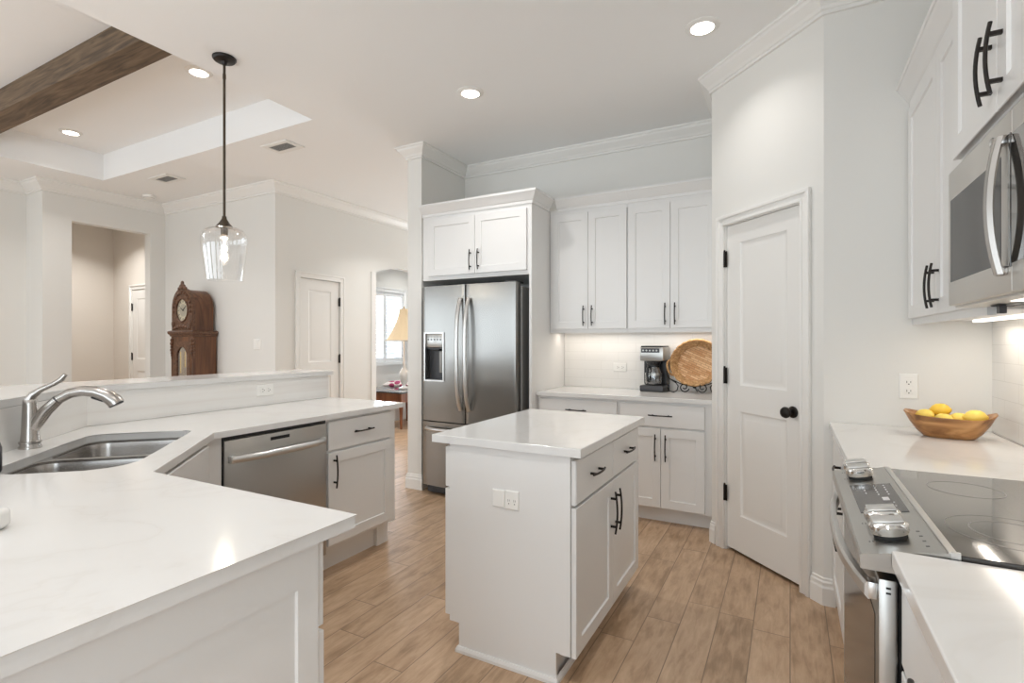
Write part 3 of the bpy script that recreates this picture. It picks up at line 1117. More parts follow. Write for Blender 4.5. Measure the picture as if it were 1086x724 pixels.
# base cabinets
BY = 3.79
lab = ['white base cabinet beside the refrigerator panel, mostly behind the island', 'white base cabinet with one drawer and two doors beside the pantry door']
for i in range(2):
    t = thing('base_cabinet', lab[i], 'cabinet', (ux[i], YB, 0), 0, 'base cabinets on the back wall')
    W_ = ux[i + 1] - ux[i] - 0.001
    D_ = YB - BY
    base_body(t, 0, W_, D_, 0.8835, 0.112, 0.075)
    a = 0.02 if i == 0 else 0.012
    b = W_ - 0.010 if i == 0 else W_ - 0.062
    m_ = (a + b) / 2
    drawer(t, a, b, 0.700, 0.862, -D_ - 0.019, 0.17)
    shaker(t, a, m_ - 0.0015, 0.122, 0.688, -D_ - 0.019, m_ - 0.036, 0.555, 0.19)
    shaker(t, m_ + 0.0015, b, 0.122, 0.688, -D_ - 0.019, m_ + 0.036, 0.555, 0.19)
ct = tag(obj('countertop', MB().prism([(-1.798, YB - 0.010), (-1.798, 3.752), (PL[0] - 0.002, 3.752), (PL[0] - 0.002, YB - 0.010)], 0.884, 0.914, 0.003), M['quartz']),
         'white quartz worktop under the coffee maker on the back wall', 'countertop')

# refrigerator
FX = -2.348
t = thing('refrigerator', 'stainless steel french door refrigerator with bottom freezer and ice dispenser', 'refrigerator', (FX, 0, 0), 0)
FW = 0.457
obj('case', MB().box(-FW + 0.003, FW + 0.010, 3.668, 4.33, 0.03, 1.755, 0.006), M['steel_dark'], t)
obj('base_grille', MB().box(-FW + 0.02, FW - 0.02, 3.63, 3.70, 0.012, 0.085, 0.004).box(-FW + 0.15, FW - 0.15, 3.615, 3.64, 0.03, 0.075, 0.003), M['rubber'], t)


def curved_front(x0, x1, z0, z1, yf, yb, bulge=0.022, edge=0.010, n=14):
    """door with a gently convex front"""
    m = MB()
    pts = [(x0, yb), (x0, yf + 0.05)]
    for i in range(n + 1):
        s = i / n
        x = x0 + (x1 - x0) * s
        g = (x + FW) / (2 * FW)
        y = yf + bulge * (2 * g - 1) ** 2
        if i == 0:
            pts.append((x0, y + edge))
            pts.append((x0 + edge * 0.3, y + edge * 0.3))
            x = x0 + edge
        if i == n:
            pts.append((x1 - edge, y))
            pts.append((x1 - edge * 0.3, y + edge * 0.3))
            x = x1
            y += edge
        pts.append((x, y))
    pts += [(x1, yb)]
    m.prism(pts, z0, z1)
    return m


FYF = 3.560
ld = obj('left_door', curved_front(-FW, -0.004, 0.640, 1.785, FYF, 3.662), M['steel_fridge'], t, 25)
rd = obj('right_door', curved_front(0.004, FW, 0.640, 1.785, FYF, 3.662), M['steel_fridge'], t, 25)
fd = obj('freezer_drawer', curved_front(-FW, FW, 0.085, 0.630, FYF, 3.662), M['steel_fridge'], t, 25)
for (p, x) in ((ld, -0.040), (rd, 0.040)):
    pts = []
    for i in range(15):
        s = -1 + 2 * i / 14
        pts.append((x, FYF - 0.014 - 0.048 * (1 - s ** 4) - 0.010 * (1 - s * s), 1.21 + s * 0.46))
    obj('door_handle', MB().tube(pts, 0.0175, 14, flat=0.75), M['steel_handle'], p, 50)
pts = []
for i in range(17):
    s = -1 + 2 * i / 16
    pts.append((s * 0.40, FYF + 0.004 - 0.050 * (1 - s ** 6), 0.575))
obj('freezer_handle', MB().tube(pts, 0.017, 12, flat=0.9), M['steel_handle'], fd, 50)
# dispenser: a recess in the left door with a steel surround, controls above and a paddle inside
dx0, dx1, dz0, dz1 = -0.412, -0.222, 0.985, 1.385
DS = FYF + 0.009
cut(ld, MB().box(dx0, dx1, DS - 0.05, DS + 0.062, dz0, dz1))
sur = MB().prism([(dx0 - .008, dz0 - .008), (dx1 + .008, dz0 - .008), (dx1 + .008, dz1 + .008), (dx0 - .008, dz1 + .008)], -0.004, 0.014, holes=[[(dx0 + .004, dz0 + .004), (dx1 - .004, dz0 + .004), (dx1 - .004, dz1 - .004), (dx0 + .004, dz1 - .004)]],
                 mat=Matrix.Translation((0, DS, 0)) @ Matrix.Rotation(R(90), 4, 'X'))
dsp_ = obj('dispenser', sur, M['steel_handle'], ld)
obj('dispenser_recess', MB().box(dx0 + .001, dx1 - .001, DS + 0.055, DS + 0.061, dz0 + .001, dz1 - .001).box(dx0 + .001, dx1 - .001, DS - 0.001, DS + 0.055, dz0 + .001, dz0 + .012), M['rubber'], ld)
obj('dispenser_controls', MB().box(dx0 + .004, dx1 - .004, DS - 0.002, DS + 0.052, 1.265, dz1 - .004, 0.006), M['pewter'], ld, 40)
obj('dispenser_spout', MB().box(dx0 + .05, dx1 - .05, DS + 0.002, DS + 0.045, 1.235, 1.266, 0.006).box(dx0 + 0.006, dx1 - .006, DS + 0.004, DS + 0.05, 1.252, 1.266), M['black'], ld, 40)
obj('dispenser_paddle', MB().box(dx1 - .062, dx1 - .030, DS + 0.018, DS + 0.030, 1.05, 1.235, 0.005), M['steel_dark'], ld, 40)
m = MB()
for k in range(5):
    m.box(dx0 + .022 + k * .032, dx0 + .038 + k * .032, DS - 0.0030, DS - 0.0015, 1.325, 1.337)
    m.box(dx0 + .024 + k * .032, dx0 + .036 + k * .032, DS - 0.0030, DS - 0.0015, 1.352, 1.356)
obj('dispenser_buttons', m, M['rubber'], ld)
for x_ in (-FW + 0.02, FW - 0.12):
    obj('hinge_cover', MB().box(x_, x_ + 0.10, 3.62, 3.76, 1.786, 1.800, 0.004), M['rubber'], t)


# ------------------------------------------------------------------ coffee maker, wicker tray on scroll stand
t = thing('coffee_maker', 'stainless and black drip coffee maker on the back worktop', 'coffee maker', (-0.968, 4.255, 0.9142), R(-4))
cw = 0.095
obj('base', MB().box(-cw, cw, -0.125, 0.115, 0.0, 0.050, 0.010), M['rubber'], t, 40)
obj('column', MB().box(-cw, cw, 0.020, 0.115, 0.050, 0.255, 0.006), M['black'], t)
hd = obj('brew_head', MB().box(-cw, cw, -0.115, 0.115, 0.245, 0.355, 0.010), M['steel'], t, 40)
obj('lid', MB().box(-cw + .006, cw - .006, -0.105, 0.105, 0.352, 0.366, 0.005), M['black'], hd, 40)
m = MB()
m.box(-cw + 0.012, cw - 0.03, -0.1175, -0.112, 0.312, 0.346, 0.002)
obj('control_panel', m, M['rubber'], hd)
m = MB()
for k in range(5):
    m.lathe([(0, 0), (0.007, 0), (0.007, 0.003), (0, 0.003)], 12, Matrix.Translation((-0.066 + k * 0.027, -0.1175, 0.329)) @ Matrix.Rotation(R(90), 4, 'X'), cap=False)
obj('button', m, M['pewter'], hd)
obj('filter_basket', MB().lathe([(0.050, 0.215), (0.062, 0.246), (0.0, 0.246)], 24, Matrix.Translation((0, -0.045, 0)), cap=True), M['black'], t, 40)
obj('warming_plate', MB().lathe([(0.066, 0.050), (0.066, 0.055), (0.0, 0.055)], 24, Matrix.Translation((0, -0.045, 0)), cap=False), M['dark'], t, 40)
cf = obj('carafe', MB().lathe([(0.0, 0.057), (0.060, 0.057), (0.066, 0.075), (0.066, 0.130), (0.055, 0.175), (0.048, 0.192), (0.048, 0.200)], 28, Matrix.Translation((0, -0.045, 0)), cap=False), M['carafe_glass'], t, 50)
obj('carafe_lid', MB().lathe([(0.050, 0.196), (0.050, 0.210), (0.0, 0.212)], 24, Matrix.Translation((0, -0.045, 0)), cap=True), M['black'], cf, 40)
obj('carafe_handle', MB().tube([(-0.02, -0.095, 0.195), (-0.025, -0.135, 0.19), (-0.027, -0.140, 0.14), (-0.025, -0.128, 0.085), (-0.02, -0.108, 0.08)], 0.011, 8, flat=0.8), M['black'], cf, 50)
obj('carafe_band', MB().lathe([(0.0668, 0.128), (0.0668, 0.148), (0.064, 0.148), (0.064, 0.128)], 28, Matrix.Translation((0, -0.045, 0)), closed=True, cap=False), M['steel'], cf, 40)

for ch in t.children_recursive:
    if ch.parent == t:
        ch.scale = (1.0, 0.82, 1.0)

# scroll stand
SX, SY = -0.652, 4.235
t = thing('plate_stand', 'black wrought iron scroll stand under the wicker tray', 'plate stand', (SX, SY, 0.9142))


def spiral(cx, cz, r0, r1, a0, turns, y, n=26):
    return [(cx + (r0 + (r1 - r0) * i / n) * math.cos(a0 + turns * 2 * PI * i / n), y, cz + (r0 + (r1 - r0) * i / n) * math.sin(a0 + turns * 2 * PI * i / n)) for i in range(n + 1)]


fy = -0.062
for (cx, s_) in ((-0.072, 1), (0.062, -1)):
    pts = spiral(cx, 0.046, 0.008, 0.038, R(200) if s_ > 0 else R(-20), 1.4 * s_, fy)
    obj('scroll', MB().tube(pts, 0.0042, 6), M['iron'], t, 50)
for s_ in (-1, 1):
    sc_ = MB().tube([(s_ * 0.205, fy - 0.030, 0.165), (s_ * 0.202, fy - 0.022, 0.150), (s_ * 0.185, fy, 0.110), (s_ * 0.135, fy, 0.078), (s_ * 0.118, fy, 0.055), (s_ * 0.125, fy, 0.022), (s_ * 0.152, fy, 0.004), (s_ * 0.185, fy, 0.012), (s_ * 0.200, fy, 0.040)], 0.0042, 6)
    obj('arm', sc_, M['iron'], t, 50)
m = MB().tube([(-0.185, fy, 0.110), (-0.10, fy, 0.072), (0.0, fy, 0.052), (0.10, fy, 0.072), (0.185, fy, 0.110)], 0.0042, 6)
m.ball((0.002, fy, 0.052), 0.013, seg=8)
m.tube([(-0.05, fy, 0.058), (-0.05, fy - 0.03, 0.052), (-0.05, fy - 0.04, 0.075)], 0.0036, 6)
m.tube([(0.05, fy, 0.058), (0.05, fy - 0.03, 0.052), (0.05, fy - 0.04, 0.075)], 0.0036, 6)
m.tube([(0, fy, 0.052), (0, 0.02, 0.030), (0, 0.095, 0.004)], 0.0042, 6)
m.tube([(0, 0.02, 0.030), (0, 0.06, 0.12), (0, 0.085, 0.22)], 0.0042, 6)
obj('frame', m, M['iron'], t, 50)

# wicker tray: a shallow round basket lying in its local xy plane, stood up and leaning back
t = thing('wicker_tray', 'round woven wicker tray standing on the scroll stand by the pantry wall', 'tray', (SX + 0.010, SY + 0.012, 1.142))
t.rotation_euler = (R(76), R(-14), R(0))
ra, rb = 0.150, 0.142
wv = MB()
wv.lathe([(0.0, 0.0), (0.94, 0.0), (1.0, 0.004), (1.0, -0.006), (0.94, -0.010), (0.0, -0.010)], 40, Matrix.Diagonal((ra, rb, 1, 1)), cap=False)
obj('woven_base', wv, M['wicker'], t, 40)
for k in range(5):
    zz = 0.004 + 0.0115 * k
    sc = 1.01 + 0.060 * k
    pts = []
    n = 96
    for i in range(n):
        a = 2 * PI * i / n
        wob = 1 + 0.010 * math.sin(a * 24 + k * PI)
        pts.append((ra * sc * wob * math.cos(a), rb * sc * wob * math.sin(a), zz + 0.003 * math.cos(a * 24 + k * PI)))
    obj('rim' if k == 4 else 'woven_side', MB().tube(pts, 0.0105 if k == 4 else 0.0085, 6, closed=True), M['wicker_rim'], t, 60)
for s_ in (-1, 1):
    pts = []
    for i in range(13):
        a = PI * i / 12
        pts.append((s_ * (ra * 1.22 + 0.030 * math.sin(a)), 0.062 * math.cos(a), 0.052 + 0.022 * math.sin(a)))
    obj('handle', MB().tube(pts, 0.0085, 8), M['wicker_rim'], t, 50)


# ------------------------------------------------------------------ wall plates
def duplex(mb_pl, mb_rc, mb_sl, cx, cz, turn=False):
    pass


def outlet(loc, rotz, label, horizontal=False, parent=None, group='duplex outlets', name='wall_outlet'):
    if parent is None:
        t = thing(name, label, 'outlet', loc, rotz, group)
    else:
        t = parent
    W_, H_ = (0.118, 0.072) if horizontal else (0.072, 0.118)
    pl = obj('cover_plate', MB().slab(-W_ / 2, W_ / 2, -H_ / 2, H_ / 2, -0.007, 0.0065, edge=0.004), M['plate'], t)
    for s in (-1, 1):
        ox, oz = (s * 0.0205, 0) if horizontal else (0, s * 0.0205)
        a, b = (0.0145, 0.0175) if horizontal else (0.0175, 0.0145)
        rc = obj('socket', MB().box(ox - a, ox + a, -0.009, -0.006, oz - b, oz + b, 0.0012), M['plate'], pl)
        sl = MB()
        if horizontal:
            sl.box(ox - .005, ox + .005, -0.0096, -0.0088, oz - .0085, oz - .0062).box(ox - .004, ox + .004, -0.0096, -0.0088, oz + .0062, oz + .0085)
            sl.box(ox + .008, ox + .0125, -0.0096, -0.0088, oz - .0025, oz + .0025)
        else:
            sl.box(ox - .0085, ox - .0062, -0.0096, -0.0088, oz - .005, oz + .005).box(ox + .0062, ox + .0085, -0.0096, -0.0088, oz - .004, oz + .004)
            sl.box(ox - .0025, ox + .0025, -0.0096, -0.0088, oz - .0125, oz - .008)
        obj('slots', sl, M['slot'], pl)
    return t


outlet((-1.285, YB - 0.009, 1.095), 0, 'white outlet plate on the tile left of the coffee maker', horizontal=True)
outlet((0.489, PR[1], 1.105), 0, 'white upright outlet on the plain wall above the lemon bowl')
t = thing('light_switch', 'white double light switch plate on the wall right of the clock', 'light switch', (-5.235, YC, 1.283))
pl = obj('cover_plate', MB().slab(-0.058, 0.058, -0.06, 0.06, -0.008, 0.0075, edge=0.004), M['plate'], t)
for s in (-1, 1):
    obj('rocker', MB().box(s * .023 - .016, s * .023 + .016, -0.011, -0.007, -0.033, 0.033, 0.0015), M['plate'], pl)

# ------------------------------------------------------------------ island
IX0, IX1, IY0, IY1 = -1.288, -0.733, 1.832, 2.752
TK = 0.120
t = thing('kitchen_island', 'white kitchen island cabinet with black bar pulls standing mid floor', 'kitchen island', (IX0, IY0, 0))
LX, LY = IX1 - IX0, IY1 - IY0
mt = Matrix(((1, 0, 0, 0), (0, 0, -1, 0), (0, 1, 0, 0), (0, 0, 0, 1)))
endp = [(0, TK), (0, 0.8805), (LX, 0.8805), (LX, TK), (LX - 0.060, TK), (LX - 0.060, 0.0), (0.048, 0.0), (0.048, TK)]
obj('end_panel', MB().prism(endp, -0.016, 0.0, mat=mt), M['cab'], t)
obj('end_panel', MB().prism(endp, -LY, -LY + 0.016, mat=mt), M['cab'], t)
obj('cabinet_body', MB().box(0.001, LX - 0.001, 0.0165, LY - 0.0165, TK + 0.001, 0.8805), M['cab'], t)
obj('toe_kick', MB().box(0.050, LX - 0.075, 0.0165, LY - 0.0165, 0.0, TK), M['cab'], t)
obj('shoe_moulding', MB().sweep([(0, 0), (0.012, 0), (0.012, 0.012), (0.006, 0.024), (0, 0.024)], [(0.048, 0.06), (0.048, -0.0005), (LX - 0.060, -0.0005), (LX - 0.060, LY)]), M['cab'], t)
# corner stile by the doors
obj('corner_stile', MB().box(LX - 0.042, LX, -0.004, 0.0, TK, 0.8805), M['cab'], t)
# right side fronts (face +x): local frame child rotated
IR = Matrix.Translation((LX, 0, 0)) @ Matrix.Rotation(R(90), 4, 'Z')


def front_group(mtx, kids):
    for k in kids:
        k.matrix_local = mtx @ k.matrix_local


ks = []
yf = -0.021
mid = 0.470
ks.append(drawer(t, 0.006, mid - 0.002, 0.692, 0.862, yf, 0.145, hx=0.215))
ks.append(drawer(t, mid + 0.002, LY - 0.004, 0.692, 0.862, yf, 0.145))
ks.append(shaker(t, 0.006, mid - 0.0015, 0.112, 0.682, yf, mid - 0.034, 0.545, 0.19))
ks.append(shaker(t, mid + 0.0015, LY - 0.004, 0.112, 0.682, yf, mid + 0.034, 0.545, 0.19))
front_group(IR, ks)
ILM = Matrix.Translation((0, LY, 0)) @ Matrix.Rotation(R(-90), 4, 'Z')
ks = []
yf = -0.028
ks.append(drawer(t, 0.006, mid - 0.002, 0.692, 0.862, yf, 0.145, t=0.026))
ks.append(drawer(t, mid + 0.002, LY - 0.006, 0.692, 0.862, yf, 0.145, t=0.026))
ks.append(shaker(t, 0.006, mid - 0.0015, 0.140, 0.682, yf, mid - 0.034, 0.545, 0.19, t=0.026))
ks.append(shaker(t, mid + 0.0015, LY - 0.006, 0.140, 0.682, yf, mid + 0.034, 0.545, 0.19, t=0.026))
front_group(ILM, ks)
# plates on the near end: blank plate and outlet
e = obj('blank_plate', MB().slab(0.216, 0.272, 0.643, 0.713, -0.007, 0.0068, edge=0.003), M['plate'], t)
o_ = obj('outlet_plate', MB().slab(0.274, 0.336, 0.640, 0.716, -0.006, 0.0058, edge=0.003), M['plate'], t)
sl = MB()
for s in (-1, 1):
    cx = 0.305 + s * 0.013
    sl.box(cx - .004, cx - .0028, -0.0066, -0.0058, 0.672, 0.682).box(cx + .0028, cx + .004, -0.0066, -0.0058, 0.673, 0.681)
    sl.box(cx - .002, cx + .002, -0.0066, -0.0058, 0.662, 0.666)
obj('slots', sl, M['slot'], o_)
tag(obj('countertop', MB().prism([(-1.368, 1.812), (-0.685, 1.812), (-0.685, 2.772), (-1.368, 2.772)], 0.881, 0.914, 0.003), M['quartz']),
    'glossy white quartz top on the kitchen island', 'countertop')

# ------------------------------------------------------------------ peninsula
kneeF = [(-2.94, 2.655), (-2.94, 1.20), (-1.89, 0.15)]
kneeB = [(-3.06, 2.655), (-3.06, 1.15), (-2.06, 0.15)]
struct('wall_bar', MB().prism(kneeF + list(reversed(kneeB)), 0.0, 1.0745), M['wall'], None, 'half height wall behind the sink counter carrying the raised bar', 'wall')
struct('trim_5', MB().sweep([(0.0, 0.9145), (0.012, 0.9145), (0.012, 1.0735), (0.0, 1.0735)], [(-2.94, 2.655), (-2.94, 1.20), (-1.89, 0.15)][::-1]), M['splash'], None, 'veined white splash panel between sink counter and raised bar', 'backsplash')
bt = [(-2.915, 2.690), (-2.915, 1.190), (-1.865, 0.14), (-2.40, 0.14), (-3.29, 1.03), (-3.29, 2.690)]
tag(obj('bar_top', MB().prism(bt, 1.075, 1.105, 0.003), M['quartz']), 'raised white quartz bar ledge running behind the sink', 'countertop')

# sink geometry in the diagonal frame: s = (x - y)/sqrt2, d = (x + y)/sqrt2
q2 = math.sqrt(0.5)


def sd(s, d):
    return ((s + d) * q2, (d - s) * q2)


def rrect(s0, s1, d0, d1, r, n=6, rs=None):
    out = []
    rs = rs or [r, r, r, r]
    cs = [(s1, d1, -1, -1, 0), (s0, d1, 1, -1, 90), (s0, d0, 1, 1, 180), (s1, d0, -1, 1, 270)]
    for (cs_, cd_, a, b, a0), rr in zip(cs, rs):
        for i in range(n + 1):
            an = R(a0 + 90 * i / n)
            out.append(sd(cs_ + a * rr + rr * math.cos(an), cd_ + b * rr + rr * math.sin(an)))
    return out


S0, S1, SD0, SD1 = -2.665, -1.925, -1.095, -0.700
hole = rrect(S0, S1, SD0, SD1, 0.07, rs=[0.11, 0.05, 0.07, 0.13])
cpoly = [(-2.240, 2.665), (-2.240, 1.390), (-1.735, 0.885), (-0.888, 0.885), (-0.888, 0.15), (-1.875, 0.15), (-2.925, 1.20), (-2.925, 2.665)]
tag(obj('countertop', MB().prism(cpoly, 0.884, 0.914, 0.003, holes=[hole]), M['quartz']), 'white quartz worktop wrapping round the corner sink and dishwasher', 'countertop')

t = thing('kitchen_sink', 'stainless double bowl undermount sink in the diagonal counter corner', 'sink')


def bowl_mesh(s0, s1, d0, d1, zt, zb, r, rs=None):
    m = MB()
    bm = m.bm
    rings = []
    for (ins, z) in ((0.0, zt), (0.004, zt - 0.02), (0.010, zb + 0.035), (0.022, zb + 0.012), (0.045, zb)):
        f = [max(0.02, q - ins * 0.6) for q in (rs or [r] * 4)]
        rings.append([bm.verts.new((*p, z)) for p in rrect(s0 + ins, s1 - ins, d0 + ins, d1 - ins, r, rs=f)])
    for A, B in zip(rings, rings[1:]):
        for i in range(len(A)):
            j = (i + 1) % len(A)
            bm.faces.new((A[i], A[j], B[j], B[i]))
    bm.faces.new(rings[-1])
    return m


SM = -2.285
b1 = obj('bowl', bowl_mesh(S0 + 0.008, SM - 0.012, SD0 + 0.008, SD1 - 0.008, 0.874, 0.68, 0.06, [0.06, 0.05, 0.07, 0.06]), M['sink_steel'], t, 50, recalc=False)
b2 = obj('bowl', bowl_mesh(SM + 0.012, S1 - 0.008, SD0 + 0.008, SD1 - 0.008, 0.874, 0.68, 0.06, [0.10, 0.06, 0.06, 0.12]), M['sink_steel'], t, 50, recalc=False)
fl = MB().prism(rrect(S0 - 0.02, S1 + 0.02, SD0 - 0.02, SD1 + 0.02, 0.07), 0.8745, 0.8835, holes=[rrect(S0 + 0.008, SM - 0.012, SD0 + 0.008, SD1 - 0.008, 0.06, rs=[0.06, 0.05, 0.07, 0.06]), rrect(SM + 0.012, S1 - 0.008, SD0 + 0.008, SD1 - 0.008, 0.06, rs=[0.10, 0.06, 0.06, 0.12])])
obj('rim', fl, M['sink_steel'], t)
for (b, s) in ((b1, (S0 + SM) / 2), (b2, (S1 + SM) / 2)):
    x, y = sd(s, (SD0 + SD1) / 2)
    obj('drain', MB().lathe([(0.0, 0.6815), (0.020, 0.6815), (0.042, 0.685), (0.045, 0.6805), (0.0, 0.6805)], 20, Matrix.Translation((x, y, 0)), cap=False), M['chrome'], b, 40)

# faucet: local +x towards the sink
t = thing('kitchen_faucet', 'brushed nickel pull out faucet behind the double sink', 'faucet', (-2.52, 0.858, 0.914), R(45))
bd = obj('body', MB().lathe([(0.0, 0.0), (0.034, 0.0), (0.034, 0.006), (0.030, 0.012), (0.031, 0.018), (0.029, 0.028), (0.026, 0.060), (0.024, 0.120), (0.0225, 0.165), (0.021, 0.182), (0.012, 0.190), (0.0, 0.192)], 28, cap=False), M['nickel'], t, 50)
obj('base_ring', MB().lathe([(0.029, 0.018), (0.0335, 0.020), (0.0335, 0.026), (0.029, 0.028)], 28, closed=True, cap=False), M['nickel'], bd, 50)
sp = [(0.004, 0, 0.070), (0.022, 0, 0.098), (0.050, 0, 0.140), (0.085, 0, 0.178), (0.125, 0, 0.203), (0.165, 0, 0.212), (0.205, 0, 0.205)]
spout = obj('spout', MB().tube(sp[:4], [0.021, 0.0225, 0.021, 0.019], 16), M['nickel'], t, 50)
hp = [(0.086, 0, 0.179), (0.125, 0, 0.203), (0.165, 0, 0.211), (0.205, 0, 0.206), (0.243, 0, 0.190), (0.268, 0, 0.170), (0.276, 0, 0.156)]
sh = obj('spray_head', MB().tube(hp, [0.0175, 0.019, 0.020, 0.0215, 0.0245, 0.0275, 0.0275], 16), M['nickel'], t, 50)
obj('spray_face', MB().tube([(0.2755, 0, 0.1565), (0.2775, 0, 0.1525)], 0.0245, 16), M['rubber'], sh, 50)
obj('seam_ring', MB().tube([(0.083, 0, 0.1765), (0.088, 0, 0.1805)], 0.0188, 16), M['black'], sh, 50)
obj('spray_button', MB().box(-0.022, 0.022, -0.008, 0.008, -0.006, 0.004, 0.003, mat=Matrix.Translation((0.215, 0, 0.179)) @ Matrix.Rotation(R(22), 4, 'Y')), M['black'], sh, 40)
lv = obj('lever', MB().tube([(-0.002, 0, 0.176), (0.008, 0, 0.200), (0.036, 0, 0.221), (0.072, 0, 0.239), (0.098, 0, 0.257), (0.110, 0, 0.275)], [0.021, 0.0185, 0.0135, 0.0115, 0.0125, 0.010], 14, flat=0.8), M['nickel'], t, 50)

# dark bottle and white dish at the left edge of the photo
t = thing('soap_bottle', 'dark soap bottle at the left edge behind the sink', 'bottle', (-2.147, 0.634, 0.9145))
obj('bottle_body', MB().lathe([(0.0, 0.0), (0.026, 0.0), (0.029, 0.006), (0.029, 0.075), (0.024, 0.092), (0.011, 0.102), (0.011, 0.112), (0.0, 0.112)], 20, cap=False), M['rubber'], t, 50)
obj('pump', MB().lathe([(0.0, 0.112), (0.013, 0.112), (0.013, 0.124), (0.005, 0.126), (0.005, 0.150), (0.0, 0.150)], 16, cap=False).tube([(0, 0, 0.146), (-0.02, -0.02, 0.146), (-0.03, -0.03, 0.138)], 0.005, 8), M['black'], t, 50)
t = thing('soap_dish', 'low white dish cut off by the left edge on the near counter', 'dish', (-1.508, 0.414, 0.9145), R(40))
obj('dish_body', MB().box(-0.055, 0.055, -0.04, 0.04, 0.0, 0.044, 0.012, 3), M['ceramic'], t, 50)
obj('dish_hollow', MB().lathe([(0.0, 0.0445), (0.026, 0.0445), (0.030, 0.0455), (0.0, 0.0455)], 20, cap=False), M['ceramic'], t, 50)

# dishwasher (faces +x)
t = thing('dishwasher', 'stainless dishwasher with bar handle in the peninsula', 'dishwasher', (-2.86, 1.447, 0), R(90))
WD = 0.594
yd = -(2.86 - 2.262)
obj('tub', MB().box(0.004, WD - 0.004, yd + 0.045, -0.01, 0.10, 0.872), M['black'], t)
dd = obj('door_panel', MB().box(0.005, WD - 0.003, yd, yd + 0.042, 0.135, 0.862, 0.004), M['steel'], t, 40)
obj('toe_panel', MB().box(0.004, WD - 0.004, yd + 0.06, yd + 0.10, 0.0, 0.098), M['black'], t)
hpts = []
for i in range(15):
    s = -1 + 2 * i / 14
    hpts.append((WD / 2 + s * 0.262, yd - 0.012 - 0.036 * (1 - s ** 4), 0.775))
h_ = MB().tube(hpts, 0.017, 12, flat=1.05)
for s in (-1, 1):
    h_.box(WD / 2 + s * 0.262 - 0.012, WD / 2 + s * 0.262 + 0.012, yd - 0.026, yd, 0.757, 0.793, 0.004)
obj('door_handle', h_, M['steel_handle'], dd, 50)
obj('control_vent', MB().box(WD / 2 - 0.055, WD / 2 + 0.055, yd - 0.001, yd + 0.002, 0.826, 0.842), M['dark'], dd)
obj('side_gasket', MB().box(0.0, 0.005, yd + 0.006, yd + 0.05, 0.135, 0.872).box(0.0, WD, yd + 0.010, yd + 0.05, 0.864, 0.878), M['black'], t)

# peninsula end cabinet (faces +x)
t = thing('base_cabinet', 'white peninsula end cabinet with one drawer and one door right of the dishwasher', 'cabinet', (-2.86, 2.046, 0), R(90), 'peninsula base cabinets')
WE = 0.575
yd = -(2.86 - 2.280)
obj('cabinet_body', MB().box(0.0, WE, yd, -0.003, 0.150, 0.8835), M['cab'], t)
obj('toe_kick', MB().box(0.0, WE, yd + 0.085, -0.003, 0.0, 0.1495).box(WE - 0.10, WE, yd + 0.060, yd + 0.085, 0.0, 0.1495), M['cab'], t)
drawer(t, 0.008, WE - 0.055, 0.702, 0.866, yd - 0.019, 0.16)
shaker(t, 0.008, WE - 0.055, 0.172, 0.690, yd - 0.019, 0.046, 0.585, 0.185)

# diagonal sink cabinet (faces +x +y)
px_, py_ = -2.280, 1.395
t = thing('sink_cabinet', 'white diagonal sink cabinet between dishwasher and near counter', 'cabinet', (-2.005, 1.120, 0), R(135), 'peninsula base cabinets')
# local -y points out of the front, local x runs from the near end to the far end
hw = 0.325
b_ = MB()
b_.box(-hw, hw, 0.0, 0.018, 0.105, 0.870)
b_.box(-hw, -hw + 0.018, 0.018, 0.50, 0.105, 0.66)
b_.box(hw - 0.018, hw, 0.018, 0.50, 0.105, 0.66)
b_.box(-hw + 0.018, hw - 0.018, 0.018, 0.50, 0.105, 0.123)
obj('cabinet_body', b_, M['cab'], t)
obj('toe_kick', MB().box(-hw, hw, 0.075, 0.093, 0.0, 0.1045), M['cab'], t)
fl_ = obj('filler_strip', MB().box(-2.302, -2.273, 1.362, 1.4445, 0.105, 0.878), M['cab'], t)
fl_.matrix_local = (Matrix.Translation((-2.005, 1.120, 0)) @ Matrix.Rotation(R(135), 4, 'Z')).inverted()
obj('false_drawer', MB().slab(-hw + 0.02, hw - 0.02, 0.702, 0.866, -0.019, 0.018, edge=0.004), M['cab'], t)
shaker(t, -hw + 0.02, -0.0015, 0.125, 0.690, -0.019, -0.036, 0.56, 0.185)
shaker(t, 0.0015, hw - 0.02, 0.125, 0.690, -0.019, 0.036, 0.56, 0.185)

# near counter cabinet (faces +y, end panel faces +x)
t = thing('base_cabinet', 'white end cabinet with recessed shaker side panel under the near counter', 'cabinet', (-0.917, 0.17, 0), R(180), 'peninsula base cabinets')
# local x: 0 at the end panel going to -x world; local -y -> +y world
WN, DN = 0.78, 0.635
obj('cabinet_body', MB().box(0.020, WN, -DN, -0.003, 0.105, 0.8835), M['cab'], t)
obj('toe_kick', MB().box(0.020, WN, -DN + 0.075, -0.003, 0.0, 0.1045), M['cab'], t)
ep = obj('end_panel', MB().slab(0.0, DN, 0.0, 0.8835, -0.0005, 0.020, [(0.058, DN - 0.055, 0.12, 0.788)], [(0, 0), (0.003, 0.006)]), M['cab'], t)
# slab faces local -y with x along; rotate so it faces world +x
ep.matrix_local = Matrix.Translation((0, 0, 0)) @ Matrix.Rotation(R(-90), 4, 'Z')
drawer(t, 0.006, WN / 2 - 0.002, 0.682, 0.866, -DN - 0.021, 0.15)
drawer(t, WN / 2 + 0.002, WN - 0.006, 0.682, 0.866, -DN - 0.021, 0.15)
shaker(t, 0.006, WN / 2 - 0.002, 0.125, 0.668, -DN - 0.021, WN / 2 - 0.036, 0.56, 0.185)
shaker(t, WN / 2 + 0.002, WN - 0.006, 0.125, 0.668, -DN - 0.021, WN / 2 + 0.036, 0.56, 0.185)

